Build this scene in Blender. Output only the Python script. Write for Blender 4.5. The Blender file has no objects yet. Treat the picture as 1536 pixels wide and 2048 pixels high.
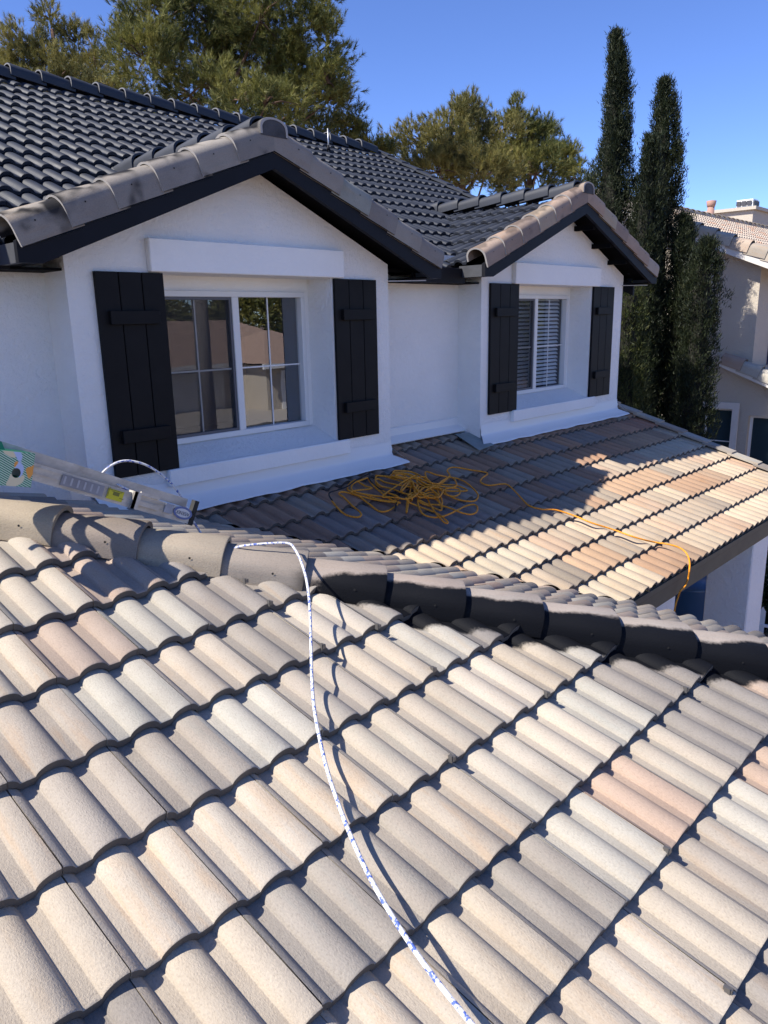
import bpy, bmesh, math, random
import numpy as np
from mathutils import Vector, Matrix, noise as mnoise
random.seed(7); rng = np.random.default_rng(11)
SC = bpy.context.scene; COL = SC.collection

# ------------------------------------------------------------------ camera
CAM = np.array([-2.2946, -4.9137, 1.5664]); FPX = 1523.2; YAW, PIT, ROLL = .8119, -.2478, -.0201
def cam_axes():
    cy, sy, cp, sp = math.cos(YAW), math.sin(YAW), math.cos(PIT), math.sin(PIT)
    fwd = np.array([sy*cp, cy*cp, sp]); r = np.array([cy, -sy, 0.]); u = np.cross(r, fwd)
    cr, sr = math.cos(ROLL), math.sin(ROLL)
    return cr*r+sr*u, -sr*r+cr*u, fwd
CR, CU, CF = cam_axes()
cd = bpy.data.cameras.new('camera'); co = bpy.data.objects.new('camera', cd); COL.objects.link(co)
cd.sensor_fit = 'VERTICAL'; cd.sensor_height = 36.; cd.lens = 36.*FPX/2048.; cd.clip_start = .05; cd.clip_end = 2000
m = Matrix(((CR[0], CU[0], -CF[0], CAM[0]), (CR[1], CU[1], -CF[1], CAM[1]), (CR[2], CU[2], -CF[2], CAM[2]), (0, 0, 0, 1)))
co.matrix_world = m; SC.camera = co

# ------------------------------------------------------------------ light
SUN = Vector((.625, -.262, -.738)).normalized()          # direction the light travels
EL = math.asin(-SUN.z); AZ = math.atan2(-SUN.x, -SUN.y)  # azimuth of the sun from +Y towards +X
W = bpy.data.worlds.new('World'); SC.world = W; W.use_nodes = True
nt = W.node_tree; nt.nodes.clear()
sky = nt.nodes.new('ShaderNodeTexSky'); sky.sky_type = 'NISHITA'; sky.sun_disc = False
sky.sun_elevation = EL; sky.sun_rotation = AZ; sky.altitude = 4000; sky.air_density = 1.0; sky.dust_density = .0; sky.ozone_density = 5.0
bg = nt.nodes.new('ShaderNodeBackground'); bg.inputs['Strength'].default_value = .132
wo = nt.nodes.new('ShaderNodeOutputWorld'); hs = nt.nodes.new('ShaderNodeHueSaturation'); hs.inputs['Hue'].default_value = .512; hs.inputs['Saturation'].default_value = 1.08; nt.links.new(sky.outputs[0], hs.inputs['Color']); nt.links.new(hs.outputs[0], bg.inputs[0]); nt.links.new(bg.outputs[0], wo.inputs[0])
sl = bpy.data.lights.new('sun', 'SUN'); sl.energy = 4.6; sl.angle = math.radians(.55); sl.color = (1, .94, .85)
so = bpy.data.objects.new('sun', sl); COL.objects.link(so); so.rotation_euler = SUN.to_track_quat('-Z', 'Y').to_euler(); so.location = (-8, 4, 12)
SC.view_settings.view_transform = 'Standard'; SC.view_settings.look = 'None'; SC.view_settings.gamma = 1
SC.view_settings.use_curve_mapping = False; SC.view_settings.exposure = .94

# ------------------------------------------------------------------ helpers
def hit(u, v, n, k):
    """point where the sight line through photo pixel (u, v) meets the plane n.p = k"""
    q = CF+CR*(u-768)/FPX-CU*(v-1024)/FPX; n = np.array(n, float)
    return Vector(CAM+q*((k-CAM@n)/(q@n)))
def atd(u, v, depth):
    return Vector(CAM+(CF+CR*(u-768)/FPX-CU*(v-1024)/FPX)*depth)
T = .326; ZL0 = .2721; ZF0 = 1.2185; ZG0 = .42; HIP = -2.45; VAL = (ZG0-ZL0)/T
def Lz(y): return ZL0+T*y
def Fz(y): return ZF0+T*y
def Gz(x): return ZG0-T*x
def Lhit(u, v, h=0.): return hit(u, v, (0, -T, 1), ZL0+h)
def Fhit(u, v, h=0.): return hit(u, v, (0, -T, 1), ZF0+h)

def mesh_obj(name, verts, faces, mat, parent=None, smooth=False, mats=None, midx=None):
    me = bpy.data.meshes.new(name); me.from_pydata([tuple(v) for v in verts], [], faces); me.update()
    for mm in (mats or [mat]): me.materials.append(mm)
    if midx: me.polygons.foreach_set('material_index', midx)
    if smooth: me.polygons.foreach_set('use_smooth', [True]*len(me.polygons))
    o = bpy.data.objects.new(name, me); COL.objects.link(o)
    if parent: o.parent = parent
    return o
def empty(name, loc=(0, 0, 0), parent=None):
    o = bpy.data.objects.new(name, None); COL.objects.link(o); o.location = loc
    o.empty_display_size = .1
    if parent: o.parent = parent
    return o
def tag(o, label=None, cat=None, group=None, kind=None):
    for k, v in (('label', label), ('category', cat), ('group', group), ('kind', kind)):
        if v: o[k] = v
    return o
class MB:
    """collects boxes, bars and tubes into one mesh (world coordinates)"""
    def __init__(s): s.v = []; s.f = []; s.mi = []
    def add(s, vs, fs, mi=0):
        n = len(s.v); s.v += [tuple(v) for v in vs]; s.f += [tuple(i+n for i in f) for f in fs]; s.mi += [mi]*len(fs)
    def box(s, a, b, mi=0):
        (x0, y0, z0), (x1, y1, z1) = a, b
        s.add([(x0,y0,z0),(x1,y0,z0),(x1,y1,z0),(x0,y1,z0),(x0,y0,z1),(x1,y0,z1),(x1,y1,z1),(x0,y1,z1)],
              [(0,3,2,1),(4,5,6,7),(0,1,5,4),(1,2,6,5),(2,3,7,6),(3,0,4,7)], mi)
        return s
    def bbox(s, a, b, r=.004, mi=0):
        """box with chamfered edges"""
        bm = bmesh.new(); bmesh.ops.create_cube(bm, size=1)
        for v in bm.verts:
            v.co = Vector([(a[i]+b[i])/2+v.co[i]*(b[i]-a[i]) for i in range(3)])
        bmesh.ops.bevel(bm, geom=bm.edges[:], offset=r, segments=1, affect='EDGES')
        bm.verts.index_update()
        s.add([v.co[:] for v in bm.verts], [[v.index for v in f.verts] for f in bm.faces], mi); bm.free(); return s
    def prism(s, poly, d, mi=0):
        """poly: list of 3D points (planar), extruded by vector d"""
        n = len(poly); d = Vector(d); A = [Vector(p) for p in poly]; B = [p+d for p in A]
        s.add(A+B, [tuple(range(n)), tuple(range(2*n-1, n-1, -1))]+[(i, i+n, (i+1) % n+n, (i+1) % n) for i in range(n)], mi); return s
    def tube(s, pts, r, seg=8, mi=0, caps=True):
        P = [Vector(p) for p in pts]; R = r if hasattr(r, '__len__') else [r]*len(P)
        vs = []; fs = []; up = None
        for i, p in enumerate(P):
            t = (P[min(i+1, len(P)-1)]-P[max(i-1, 0)])
            t = t.normalized() if t.length > 1e-9 else Vector((0, 0, 1))
            if up is None: up = t.orthogonal().normalized()
            up = (up-t*up.dot(t)); up = up.normalized() if up.length > 1e-6 else t.orthogonal().normalized()
            w = t.cross(up)
            for k in range(seg):
                a = 2*math.pi*k/seg; vs.append(p+(up*math.cos(a)+w*math.sin(a))*R[i])
        for i in range(len(P)-1):
            for k in range(seg):
                a = i*seg+k; b = i*seg+(k+1) % seg; fs.append((a, b, b+seg, a+seg))
        if caps: fs.append(tuple(range(seg-1, -1, -1))); fs.append(tuple(range((len(P)-1)*seg, len(P)*seg)))
        s.add(vs, fs, mi); return s
    def build(s, name, mat, parent=None, smooth=False):
        mats = mat if isinstance(mat, (list, tuple)) else [mat]
        o = mesh_obj(name, s.v, s.f, None, parent, smooth, mats, s.mi)
        bm = bmesh.new(); bm.from_mesh(o.data); bmesh.ops.recalc_face_normals(bm, faces=bm.faces[:]); bm.to_mesh(o.data); bm.free()
        return o
def catmull(P, n=8):
    P = [Vector(p) for p in P]; out = []
    for i in range(len(P)-1):
        a, b, c, d = P[max(i-1, 0)], P[i], P[i+1], P[min(i+2, len(P)-1)]
        for k in range(n):
            t = k/n
            out.append(.5*((2*b)+(c-a)*t+(2*a-5*b+4*c-d)*t*t+(3*b-a-3*c+d)*t**3))
    out.append(P[-1]); return out

# ------------------------------------------------------------------ materials
def srgb(r, g, b):
    f = lambda c: (c/255/12.92 if c/255 <= .04045 else ((c/255+.055)/1.055)**2.4)
    return (f(r), f(g), f(b), 1)
class Mat:
    def __init__(s, name, base=(.5,.5,.5,1), rough=.8, metal=0., spec=.5):
        s.m = bpy.data.materials.new(name); s.m.use_nodes = True; s.nt = s.m.node_tree
        s.b = s.nt.nodes['Principled BSDF']; s.b.inputs['Base Color'].default_value = tuple(base)+((1,) if len(base) == 3 else ())
        s.b.inputs['Roughness'].default_value = rough; s.b.inputs['Metallic'].default_value = metal
        s.b.inputs['Specular IOR Level'].default_value = spec
    def n(s, t, **k):
        x = s.nt.nodes.new(t)
        for a, b in k.items(): setattr(x, a, b)
        return x
    def l(s, a, b): s.nt.links.new(a, b)
    def inp(s, node, name, val):
        if hasattr(val, 'is_output'): s.l(val, node.inputs[name])
        else: node.inputs[name].default_value = val
    def noise(s, scale, detail=3, rough=.5, coord='obj', vec=None, dist=0.):
        x = s.n('ShaderNodeTexNoise'); x.inputs['Scale'].default_value = scale; x.inputs['Detail'].default_value = detail
        x.inputs['Roughness'].default_value = rough; x.inputs['Distortion'].default_value = dist
        s.l(vec if vec is not None else s.coord(coord), x.inputs['Vector']); return x.outputs['Fac']
    def coord(s, c='obj'):
        if c == 'pos': return s.n('ShaderNodeNewGeometry').outputs['Position']
        return s.n('ShaderNodeTexCoord').outputs['Object']
    def scaled(s, v, sc):
        x = s.n('ShaderNodeVectorMath', operation='MULTIPLY'); s.l(v, x.inputs[0]); x.inputs[1].default_value = sc; return x.outputs[0]
    def math(s, op, a, b=None, c=None, clamp=False):
        x = s.n('ShaderNodeMath', operation=op); x.use_clamp = clamp
        for i, v in enumerate((a, b, c)):
            if v is None: continue
            if hasattr(v, 'is_output'): s.l(v, x.inputs[i])
            else: x.inputs[i].default_value = v
        return x.outputs[0]
    def ramp(s, f, a, b, lo=0., hi=1., smooth=False):
        x = s.n('ShaderNodeMapRange'); x.interpolation_type = 'SMOOTHSTEP' if smooth else 'LINEAR'
        s.l(f, x.inputs['Value'])
        for k, v in (('From Min', a), ('From Max', b), ('To Min', lo), ('To Max', hi)): x.inputs[k].default_value = v
        return x.outputs[0]
    def mix(s, f, a, b, mode='MIX'):
        x = s.n('ShaderNodeMix', data_type='RGBA', blend_type=mode)
        for i, v in ((0, f), (6, a), (7, b)):
            if hasattr(v, 'is_output'): s.l(v, x.inputs[i])
            elif i == 0: x.inputs[0].default_value = v
            else: x.inputs[i].default_value = tuple(v)+((1,) if len(v) == 3 else ())
        return x.outputs[2]
    def bump(s, h, strength=.3, dist=.01, prev=None):
        x = s.n('ShaderNodeBump'); x.inputs['Strength'].default_value = strength; x.inputs['Distance'].default_value = dist
        s.l(h, x.inputs['Height'])
        if prev is not None: s.l(prev, x.inputs['Normal'])
        s.l(x.outputs[0], s.b.inputs['Normal']); return x.outputs[0]
    def col(s, v): s.l(v, s.b.inputs['Base Color'])

def concrete(name, paint=None):
    """concrete roof tile; each tile brings its own colour (object colour); paint = 'hip' / 'hiptile' / 'rake' adds black overspray"""
    M = Mat(name, rough=.88, spec=.13)
    oi = M.n('ShaderNodeObjectInfo'); base = oi.outputs['Color']; rnd = oi.outputs['Random']
    off = M.n('ShaderNodeCombineXYZ'); M.l(M.math('MULTIPLY', rnd, 37.), off.inputs[0]); M.l(M.math('MULTIPLY', rnd, 91.), off.inputs[1])
    vv = M.n('ShaderNodeVectorMath', operation='ADD'); M.l(M.coord(), vv.inputs[0]); M.l(off.outputs[0], vv.inputs[1]); V = vv.outputs[0]
    streak = M.noise(1., 3, .6, vec=M.scaled(V, (26, 2.6, 26)))
    blotch = M.noise(5., 3, .55, vec=V)
    warm = M.mix(M.ramp(rnd, .25, .75), (1.05, .94, .84), (.93, .97, .99))
    c = M.mix(M.ramp(streak, .46, .72, 0, .85, True), base, M.mix(1., base, warm, 'MULTIPLY'))
    c = M.mix(M.ramp(blotch, .35, .7, 0, .35, True), c, M.mix(1., c, (.80, .78, .77), 'MULTIPLY'))
    g1 = M.noise(210., 3, .7, vec=M.scaled(V, (1, .55, 1))); g2 = M.noise(700., 2, .5, vec=V)
    c = M.mix(M.ramp(g1, .54, .68, 0, .55), c, M.mix(1., c, (1.25, 1.22, 1.18), 'MULTIPLY'))
    c = M.mix(M.ramp(g1, .32, .46, .55, 0), c, M.mix(1., c, (.68, .66, .65), 'MULTIPLY'))
    dirt = M.noise(2.2, 5, .65, coord='pos')
    c = M.mix(M.ramp(dirt, .5, .78, 0, .30, True), c, M.mix(1., c, (.62, .6, .58), 'MULTIPLY'))
    if paint:
        pos = M.coord('pos'); sp = M.n('ShaderNodeSeparateXYZ'); M.l(pos, sp.inputs[0]); x, y, z = sp.outputs
        blk = (.0055, .006, .008, 1); f = None
        nz = M.noise(3.2, 3, .6, coord='pos'); fine = M.noise(60., 3, .7, coord='pos')
        if paint == 'hip':
            d = M.math('MULTIPLY', M.math('SUBTRACT', HIP, M.math('ADD', x, y)), .7071)       # metres down from the hip line
            lim = M.math('ADD', M.math('ADD', M.ramp(x, -.32, .10, 0., .225, True), M.ramp(nz, .3, .7, -.016, .016)), M.ramp(fine, .3, .7, -.007, .007))
            e = M.math('SUBTRACT', lim, d); f = M.ramp(e, -.004, .028, 0, 1, True)
            f = M.math('MULTIPLY', f, M.ramp(x, -.34, -.24, 0, 1))
        elif paint == 'hiptile':
            d = M.math('MULTIPLY', M.math('SUBTRACT', HIP, M.math('ADD', x, y)), .7071)       # sideways offset towards the near face
            lim = M.math('ADD', M.math('ADD', M.ramp(x, -.3, .3, .125, .058, True), M.ramp(nz, .3, .7, -.022, .022)), M.ramp(fine, .3, .7, -.006, .006))
            e = M.math('SUBTRACT', d, lim); f = M.ramp(e, -.018, .012, 0, 1, True)
            f = M.math('MULTIPLY', f, M.ramp(x, -.26, -.18, 0, 1, True))
        elif paint == 'rake':
            yy = M.math('ADD', y, M.ramp(M.noise(4.2, 2, .5, coord='pos'), .3, .7, -.05, .05))
            f = M.ramp(yy, -.30, -.25, 0, 1, True)
            f = M.math('MULTIPLY', f, M.ramp(M.noise(5.2, 2, .5, coord='pos'), .50, .62, .95, .05, True))
            f = M.math('MULTIPLY', f, M.ramp(oi.outputs['Alpha'], 0., 1., 0, 1))
        c = M.mix(f, c, blk); M.l(M.ramp(f, 0, 1, .88, .68), M.b.inputs['Roughness'])
    M.col(c)
    b1 = M.bump(g1, .75, .0028); M.bump(g2, .35, .0008, b1)
    return M.m
MT = {}
MT['tile'] = concrete('concrete_tile'); MT['tile_hip'] = concrete('overspray_tile', 'hip')
MT['hiptile'] = concrete('overspray_hip_tile', 'hiptile'); MT['rake'] = concrete('rake_tile_concrete', 'rake')
MT['butt'] = None
def plain(name, c, rough=.8, metal=0., bump=None, spec=.5, var=0.):
    M = Mat(name, c, rough, metal, spec)
    if var:
        f = M.noise(6., 4, .6); cc = tuple(c[:3])
        M.col(M.mix(M.ramp(f, .3, .7), tuple(x*(1-var) for x in cc), tuple(min(1, x*(1+var)) for x in cc)))
    if bump: M.bump(M.noise(bump[0], 3, .6), bump[1], bump[2])
    return M.m
def black_tile():
    M = Mat('black_painted_tile', (.016, .0185, .026, 1), .33, 0, .6)
    f = M.noise(3.5, 4, .6, coord='pos'); g = M.noise(500., 2, .6)
    M.col(M.mix(M.ramp(f, .35, .7), (.008, .0115, .020), (.017, .023, .038)))
    M.l(M.ramp(f, .3, .7, .58, .74), M.b.inputs['Roughness']); M.bump(g, .35, .001); return M.m
MT['black_tile'] = black_tile()
def stucco(name, c, s=1.):
    M = Mat(name, c, .9, 0, .2)
    n1 = M.noise(24., 6, .68, coord='pos'); n2 = M.noise(150., 3, .6, coord='pos'); big = M.noise(1.3, 4, .6, coord='pos')
    M.col(M.mix(M.ramp(big, .3, .7), tuple(x*.95 for x in c[:3]), tuple(min(1, x*1.03) for x in c[:3])))
    b = M.bump(n1, 1.0*s, .020); M.bump(n2, .3*s, .002, b); return M.m
MT['stucco'] = stucco('white_stucco', (.89, .87, .83, 1))
MT['trim'] = stucco('white_foam_trim', (.89, .875, .835, 1), .45)
MT['tan'] = stucco('tan_stucco', (.48, .425, .35, 1)); MT['tan_trim'] = plain('pale_trim', (.62, .58, .53, 1), .8, var=.05)
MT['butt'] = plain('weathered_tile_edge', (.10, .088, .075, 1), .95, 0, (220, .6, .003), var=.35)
MT['flash'] = plain('white_painted_metal', (.80, .785, .755, 1), .45, 0, (30, .12, .004))
MT['vinyl'] = plain('white_vinyl', (.74, .73, .70, 1), .35)
MT['black'] = plain('black_fascia_paint', (.0052, .0058, .0095, 1), .6, 0, (60, .25, .002), .2, var=.2)
MT['shutter'] = plain('dark_shutter_paint', (.0060, .0055, .0060, 1), .6, 0, (40, .2, .002), .2, var=.25)
MT['soffit'] = plain('black_soffit', (.004, .004, .005, 1), .9, spec=.1)
MT['olive'] = plain('olive_fascia', (.12, .105, .07, 1), .7, 0, (40, .2, .002), var=.12)
MT['under'] = plain('roof_underlay', (.022, .021, .020, 1), .95)
MT['hole'] = plain('nail_hole', (.01, .01, .01, 1), .9)
MT['rim'] = plain('bare_tile_rim', (.36, .34, .32, 1), .9, 0, (300, .4, .002))
MT['cap_mortar'] = plain('painted_mortar', (.05, .05, .055, 1), .8, 0, (60, .8, .01), var=.5)
MT['metal'] = plain('galvanised_metal', (.45, .46, .48, 1), .4, .9)
def glass():
    M = Mat('window_glass'); nt = M.nt; out = nt.nodes['Material Output']
    gl = M.n('ShaderNodeBsdfGlossy'); gl.inputs['Roughness'].default_value = .0; gl.inputs['Color'].default_value = (.93, .95, 1, 1)
    wv = M.n('ShaderNodeBump'); wv.inputs['Strength'].default_value = .10; wv.inputs['Distance'].default_value = .004
    M.l(M.noise(2.4, 2, .5), wv.inputs['Height']); M.l(wv.outputs[0], gl.inputs['Normal'])
    tr = M.n('ShaderNodeBsdfTransparent'); tr.inputs['Color'].default_value = (.93, .95, .96, 1)
    fr = M.n('ShaderNodeFresnel'); fr.inputs['IOR'].default_value = 2.6
    mx = M.n('ShaderNodeMixShader'); bk = M.n('ShaderNodeNewGeometry').outputs['Backfacing']; M.l(M.math('MULTIPLY', fr.outputs[0], M.math('SUBTRACT', 1., bk)), mx.inputs[0]); M.l(tr.outputs[0], mx.inputs[1]); M.l(gl.outputs[0], mx.inputs[2])
    M.l(mx.outputs[0], out.inputs['Surface']); return M.m
MT['glass'] = glass(); MT['glass_clear'] = glass()
for n_ in MT['glass_clear'].node_tree.nodes:
    if n_.type == 'FRESNEL': n_.inputs['IOR'].default_value = 1.8
def screen():
    M = Mat('insect_screen', (.03, .03, .032, 1), .7); nt = M.nt; out = nt.nodes['Material Output']
    tr = M.n('ShaderNodeBsdfTransparent'); mx = M.n('ShaderNodeMixShader'); mx.inputs[0].default_value = .22
    M.l(tr.outputs[0], mx.inputs[1]); M.l(M.b.outputs[0], mx.inputs[2]); M.l(mx.outputs[0], out.inputs['Surface']); return M.m
MT['screen'] = screen()
MT['room'] = plain('room_interior', (.05, .05, .055, 1), .9); MT['blind'] = plain('blind_slat', (.78, .78, .77, 1), .5)

# ------------------------------------------------------------------ ground
def ground():
    M = Mat('gravel_ground', rough=.95)
    a = M.noise(.35, 5, .6, coord='pos'); b = M.noise(14., 4, .7, coord='pos')
    c = M.mix(M.ramp(a, .35, .65), (.26, .18, .13), (.17, .135, .11)); c = M.mix(M.ramp(b, .35, .7), c, (.30, .22, .17)); M.col(c)
    M.bump(b, .6, .03); return M.m
GZ = -3.2
S = 900
g = mesh_obj('ground', [(-S,-S,GZ),(S,-S,GZ),(S,S,GZ),(-S,S,GZ)], [(0,1,2,3)], ground()); tag(g, kind='structure')
road = mesh_obj('road', [(-120,-24,GZ+.012),(160,-24,GZ+.012),(160,-16,GZ+.012),(-120,-16,GZ+.012)], [(0,1,2,3)], plain('asphalt', (.06,.058,.055,1), .9, 0, (30,.5,.01), var=.15)); tag(road, kind='structure')
drv = mesh_obj('driveway', [(8,-40,GZ+.008),(34,-40,GZ+.008),(34,-24.0,GZ+.008),(8,-24.0,GZ+.008)], [(0,1,2,3)], plain('concrete_slab', (.42,.38,.33,1), .9, var=.08)); tag(drv, kind='structure')

# ------------------------------------------------------------------ roof tiles
W_, E_ = .305, .345; RISE = .031; TH = .030; DROP = .037
def prof(u):
    d = ((u+.0762) % .1525)-.0762               # distance from the crest of a barrel, crest at 0
    if d > 0:
        a = min(1., d/.053); return -RISE*(1-(1-a**2.1)**.72)
    a = min(1., -d/.053); return -RISE*(1-(1-a**2.1)**.60)
SEAM = .017
def tile_mesh(name, mats, n=30, light=False):
    ds = [-.0763, -.0560, -.0531, -.0522, -.050, -.045, -.036, -.024, -.010, .004, .017, .028, .038, .045, .050, .0522, .0531, .0560]
    if light: ds = [-.0763, -.0535, -.051, -.044, -.030, -.010, .008, .026, .040, .049, .0535]
    us = sorted({round(c_+d_, 5) for c_ in (0, .1525, .305) for d_ in ds if SEAM+.0016 < c_+d_ < SEAM+W_-.0016} | {SEAM+.0016, SEAM+W_-.0016}); n = len(us)-1
    L = E_+.03; vs = []; fs = []; mi = []
    def strip(rowA, rowB, m, flip=False):
        k = len(vs); vs.extend(rowA); vs.extend(rowB); c = len(rowA)
        for i in range(c-1):
            q = (k+i, k+i+1, k+c+i+1, k+c+i); fs.append(q[::-1] if flip else q); mi.append(m)
    def P(u, v, dz): return (u, v, prof(u)-DROP*v/E_+dz)
    edge = [P(u, .005, 0) for u in us]; top0 = [P(u, 0, -.004) for u in us]
    # top with a soft nose, butt face, short underside, sides
    k = len(vs); vs += top0+edge+[P(u, L, 0) for u in us]; c = n+1
    for r in range(2):
        for i in range(n): fs.append((k+r*c+i, k+r*c+i+1, k+(r+1)*c+i+1, k+(r+1)*c+i)); mi.append(0)
    nsm = len(fs)
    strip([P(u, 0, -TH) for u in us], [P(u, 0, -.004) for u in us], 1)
    if not light:
        strip([P(u, .10, -TH) for u in us], [P(u, 0, -TH) for u in us], 0)
        for u, fl in ((us[0], True), (us[-1], False)):
            strip([P(u, 0, -TH), P(u, L, -TH)], [P(u, 0, -.004), P(u, L, 0)], 0, fl)
    me = bpy.data.meshes.new(name); me.from_pydata(vs, [], fs); me.update()
    for x in mats: me.materials.append(x)
    me.polygons.foreach_set('material_index', [min(a, len(mats)-1) for a in mi])
    me.polygons.foreach_set('use_smooth', [i < nsm for i in range(len(fs))]); return me

def slope_matrix(P0, f, t, du=0., dv=0.):
    c = 1/math.hypot(1, t); s = t*c
    up = Vector((-f[0]*c, -f[1]*c, s)); nn = Vector((f[0]*s, f[1]*s, c)); a = up.cross(nn)
    o = Vector(P0)+a*du+up*dv
    return Matrix(((a.x, up.x, nn.x, o.x), (a.y, up.y, nn.y, o.y), (a.z, up.z, nn.z, o.z), (0, 0, 0, 1)))
CREAM = [(.42,.360,.285), (.445,.385,.31), (.395,.340,.275), (.45,.395,.325), (.375,.325,.27), (.35,.305,.255)]
PINK = [(.41,.305,.235), (.415,.33,.26), (.385,.305,.245)]; GREEN = [(.40,.367,.31), (.43,.395,.335), (.385,.355,.30)]
GREY = [(.27,.24,.21), (.31,.275,.235), (.245,.22,.195)]
BROWN = [(.34,.24,.175), (.38,.28,.205), (.31,.235,.18)]
def pick(w):
    r = random.random(); acc = 0
    for lst, p in zip((CREAM, PINK, GREEN, GREY), w):
        acc += p
        if r < acc: break
    c = random.choice(lst); k = random.uniform(.91, 1.05); return (c[0]*k*.985, c[1]*k*.995, c[2]*k*1.0, 1)
STATS = {}
def tiles(parent, P0, f, t, c0, c1, rows, meshes, colour, clips=(), limit=None, name='roof_tile', jit=.0015, keep=None, tint=None):
    """rows x columns of tiles on one slope; clips: (a, b, c) keeps a*x+b*y <= c"""
    stuff = MB(); recs = []
    me0 = meshes[0]
    for r in range(rows):
        for c in range(c0, c1):
            M4 = slope_matrix(P0, f, t, c*W_, r*E_)
            J = Matrix.Translation((random.uniform(-jit, jit), random.uniform(-jit, jit)*2, random.uniform(0, jit))) @ Matrix.Rotation(random.uniform(-1, 1)*jit*2.0, 4, 'Z')
            M4 = M4 @ J
            cs = [M4 @ Vector(q) for q in ((SEAM, 0, 0), (SEAM+W_, 0, 0), (SEAM+W_, E_+.03, 0), (SEAM, E_+.03, 0))]
            st = 'in'; cut = []
            for (a, b, k) in clips:
                dd = [a*q.x+b*q.y-k for q in cs]
                if min(dd) > -1e-4: st = 'out'; break
                if max(dd) > 1e-4: cut.append((a, b, k))
            if st == 'out': continue
            if keep and not keep(cs): continue
            cen = sum(cs, Vector())/4
            recs.append(((cen-Vector(CAM)).length, M4, cut, cen, r, c))
    order = sorted(range(len(recs)), key=lambda i: recs[i][0])
    single = set(order[:limit]) if limit else set(order)
    for i, (dist, M4, cut, cen, r, c) in enumerate(recs):
        colr = colour(r, c, cen)
        me = meshes[1] if len(meshes) > 1 and dist > 9 else me0
        if cut or i not in single:
            bm = bmesh.new(); bm.from_mesh(me); bm.transform(M4)
            for (a, b, k) in cut:
                nn = Vector((a, b, 0)).normalized(); L = math.hypot(a, b)
                bmesh.ops.bisect_plane(bm, geom=bm.verts[:]+bm.edges[:]+bm.faces[:], plane_co=nn*(k/L), plane_no=nn, clear_outer=True)
            if not bm.faces: bm.free(); continue
            if i not in single:
                bm.verts.index_update(); stuff.add([v.co[:] for v in bm.verts], [[v.index for v in fc.verts] for fc in bm.faces]); bm.free(); continue
            bm.transform(M4.inverted()); me = bpy.data.meshes.new(name); bm.to_mesh(me); bm.free()
            for x in me0.materials: me.materials.append(x)
        o = bpy.data.objects.new(name, me); COL.objects.link(o); o.parent = parent; o.matrix_world = M4; o.color = colr
    if stuff.v:
        o = stuff.build(name+'_field', me0.materials[0], parent, smooth=True); o['kind'] = 'stuff'
    STATS[parent.name] = len(recs)

def barrel_mesh(name, mats, L=.43, w=.118, h=.088, leg0=.05, leg1=.05, th=.018, taper=.86, n=12, hole=True, sl=.02):
    """half round hip / ridge / rake tile along +y (uphill), lower thick end at y=0; leg0 = drop of the -x side, leg1 = of the +x side"""
    pr = [(-w, -leg0)]+[(-w*math.cos(math.pi*i/n), h*math.sin(math.pi*i/n)**.8) for i in range(n+1)]+[(w, -leg1)]
    if leg1 <= 0: pr = pr[:-1]
    inn = []
    for (x, z) in pr:
        k = 1-th/w; inn.append((x*k, z-th*.9 if z > 0 else z))
    vs = []; fs = []; mi = []; N = len(pr)
    rows = [(0., 1.0, -.003), (.006, 1.0, 0.), (L*.5, (1+taper)/2, 0), (L, taper, 0)]
    for (y, s, dz) in rows: vs += [(x*s, y, z*(s if z > 0 else 1)+dz-sl*y/L) for x, z in pr]
    for r in range(len(rows)-1):
        for i in range(N-1): fs.append((r*N+i, r*N+i+1, (r+1)*N+i+1, (r+1)*N+i)); mi.append(0)
    ns = len(fs); k = len(vs)
    vs += [(x, 0., z-.003) for x, z in pr]+[(x, 0., z) for x, z in inn]+[(x*taper, L, z-.02) for x, z in inn]
    for i in range(N-1):
        fs.append((k+N+i, k+N+i+1, k+i+1, k+i)); mi.append(1)
        fs.append((k+2*N+i, k+2*N+i+1, k+N+i+1, k+N+i)); mi.append(0)
    for i in (0, N-1):
        k2 = len(vs); vs += [(pr[i][0], 0, pr[i][1]-.003), (inn[i][0], 0, inn[i][1]), (inn[i][0]*taper, L, inn[i][1]-.02), (pr[i][0]*taper, L, pr[i][1]-.02)]
        fs.append((k2, k2+1, k2+2, k2+3)); mi.append(0)
    if hole:     # nail hole, a shallow dark cone on the outer (-x) flank
        k2 = len(vs); cx, cy, cz = -w*.985-.0012, .14, .006
        for i in range(8):
            a = i*math.pi/4; vs.append((cx+.0, cy+.0055*math.cos(a), cz+.0055*math.sin(a)))
        vs.append((cx+.0008, cy, cz)); fs += [(k2+i, k2+(i+1) % 8, k2+8) for i in range(8)]; mi += [2]*8
    me = bpy.data.meshes.new(name); me.from_pydata(vs, [], fs); me.update()
    for x in mats: me.materials.append(x)
    me.polygons.foreach_set('material_index', [min(a, len(mats)-1) for a in mi])
    me.polygons.foreach_set('use_smooth', [i < ns for i in range(len(fs))])
    return me
def frame_matrix(o, up, side):
    """local y = up (along), local x = side made orthogonal, local z = x cross y"""
    up = Vector(up).normalized(); side = Vector(side); side = (side-up*side.dot(up)).normalized(); z = side.cross(up)
    return Matrix(((side.x, up.x, z.x, o[0]), (side.y, up.y, z.y, o[1]), (side.z, up.z, z.z, o[2]), (0, 0, 0, 1)))
def place(me, name, M4, parent, colr=(1, 1, 1, 1)):
    o = bpy.data.objects.new(name, me); COL.objects.link(o); o.parent = parent; o.matrix_world = M4; o.color = colr; return o

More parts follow.
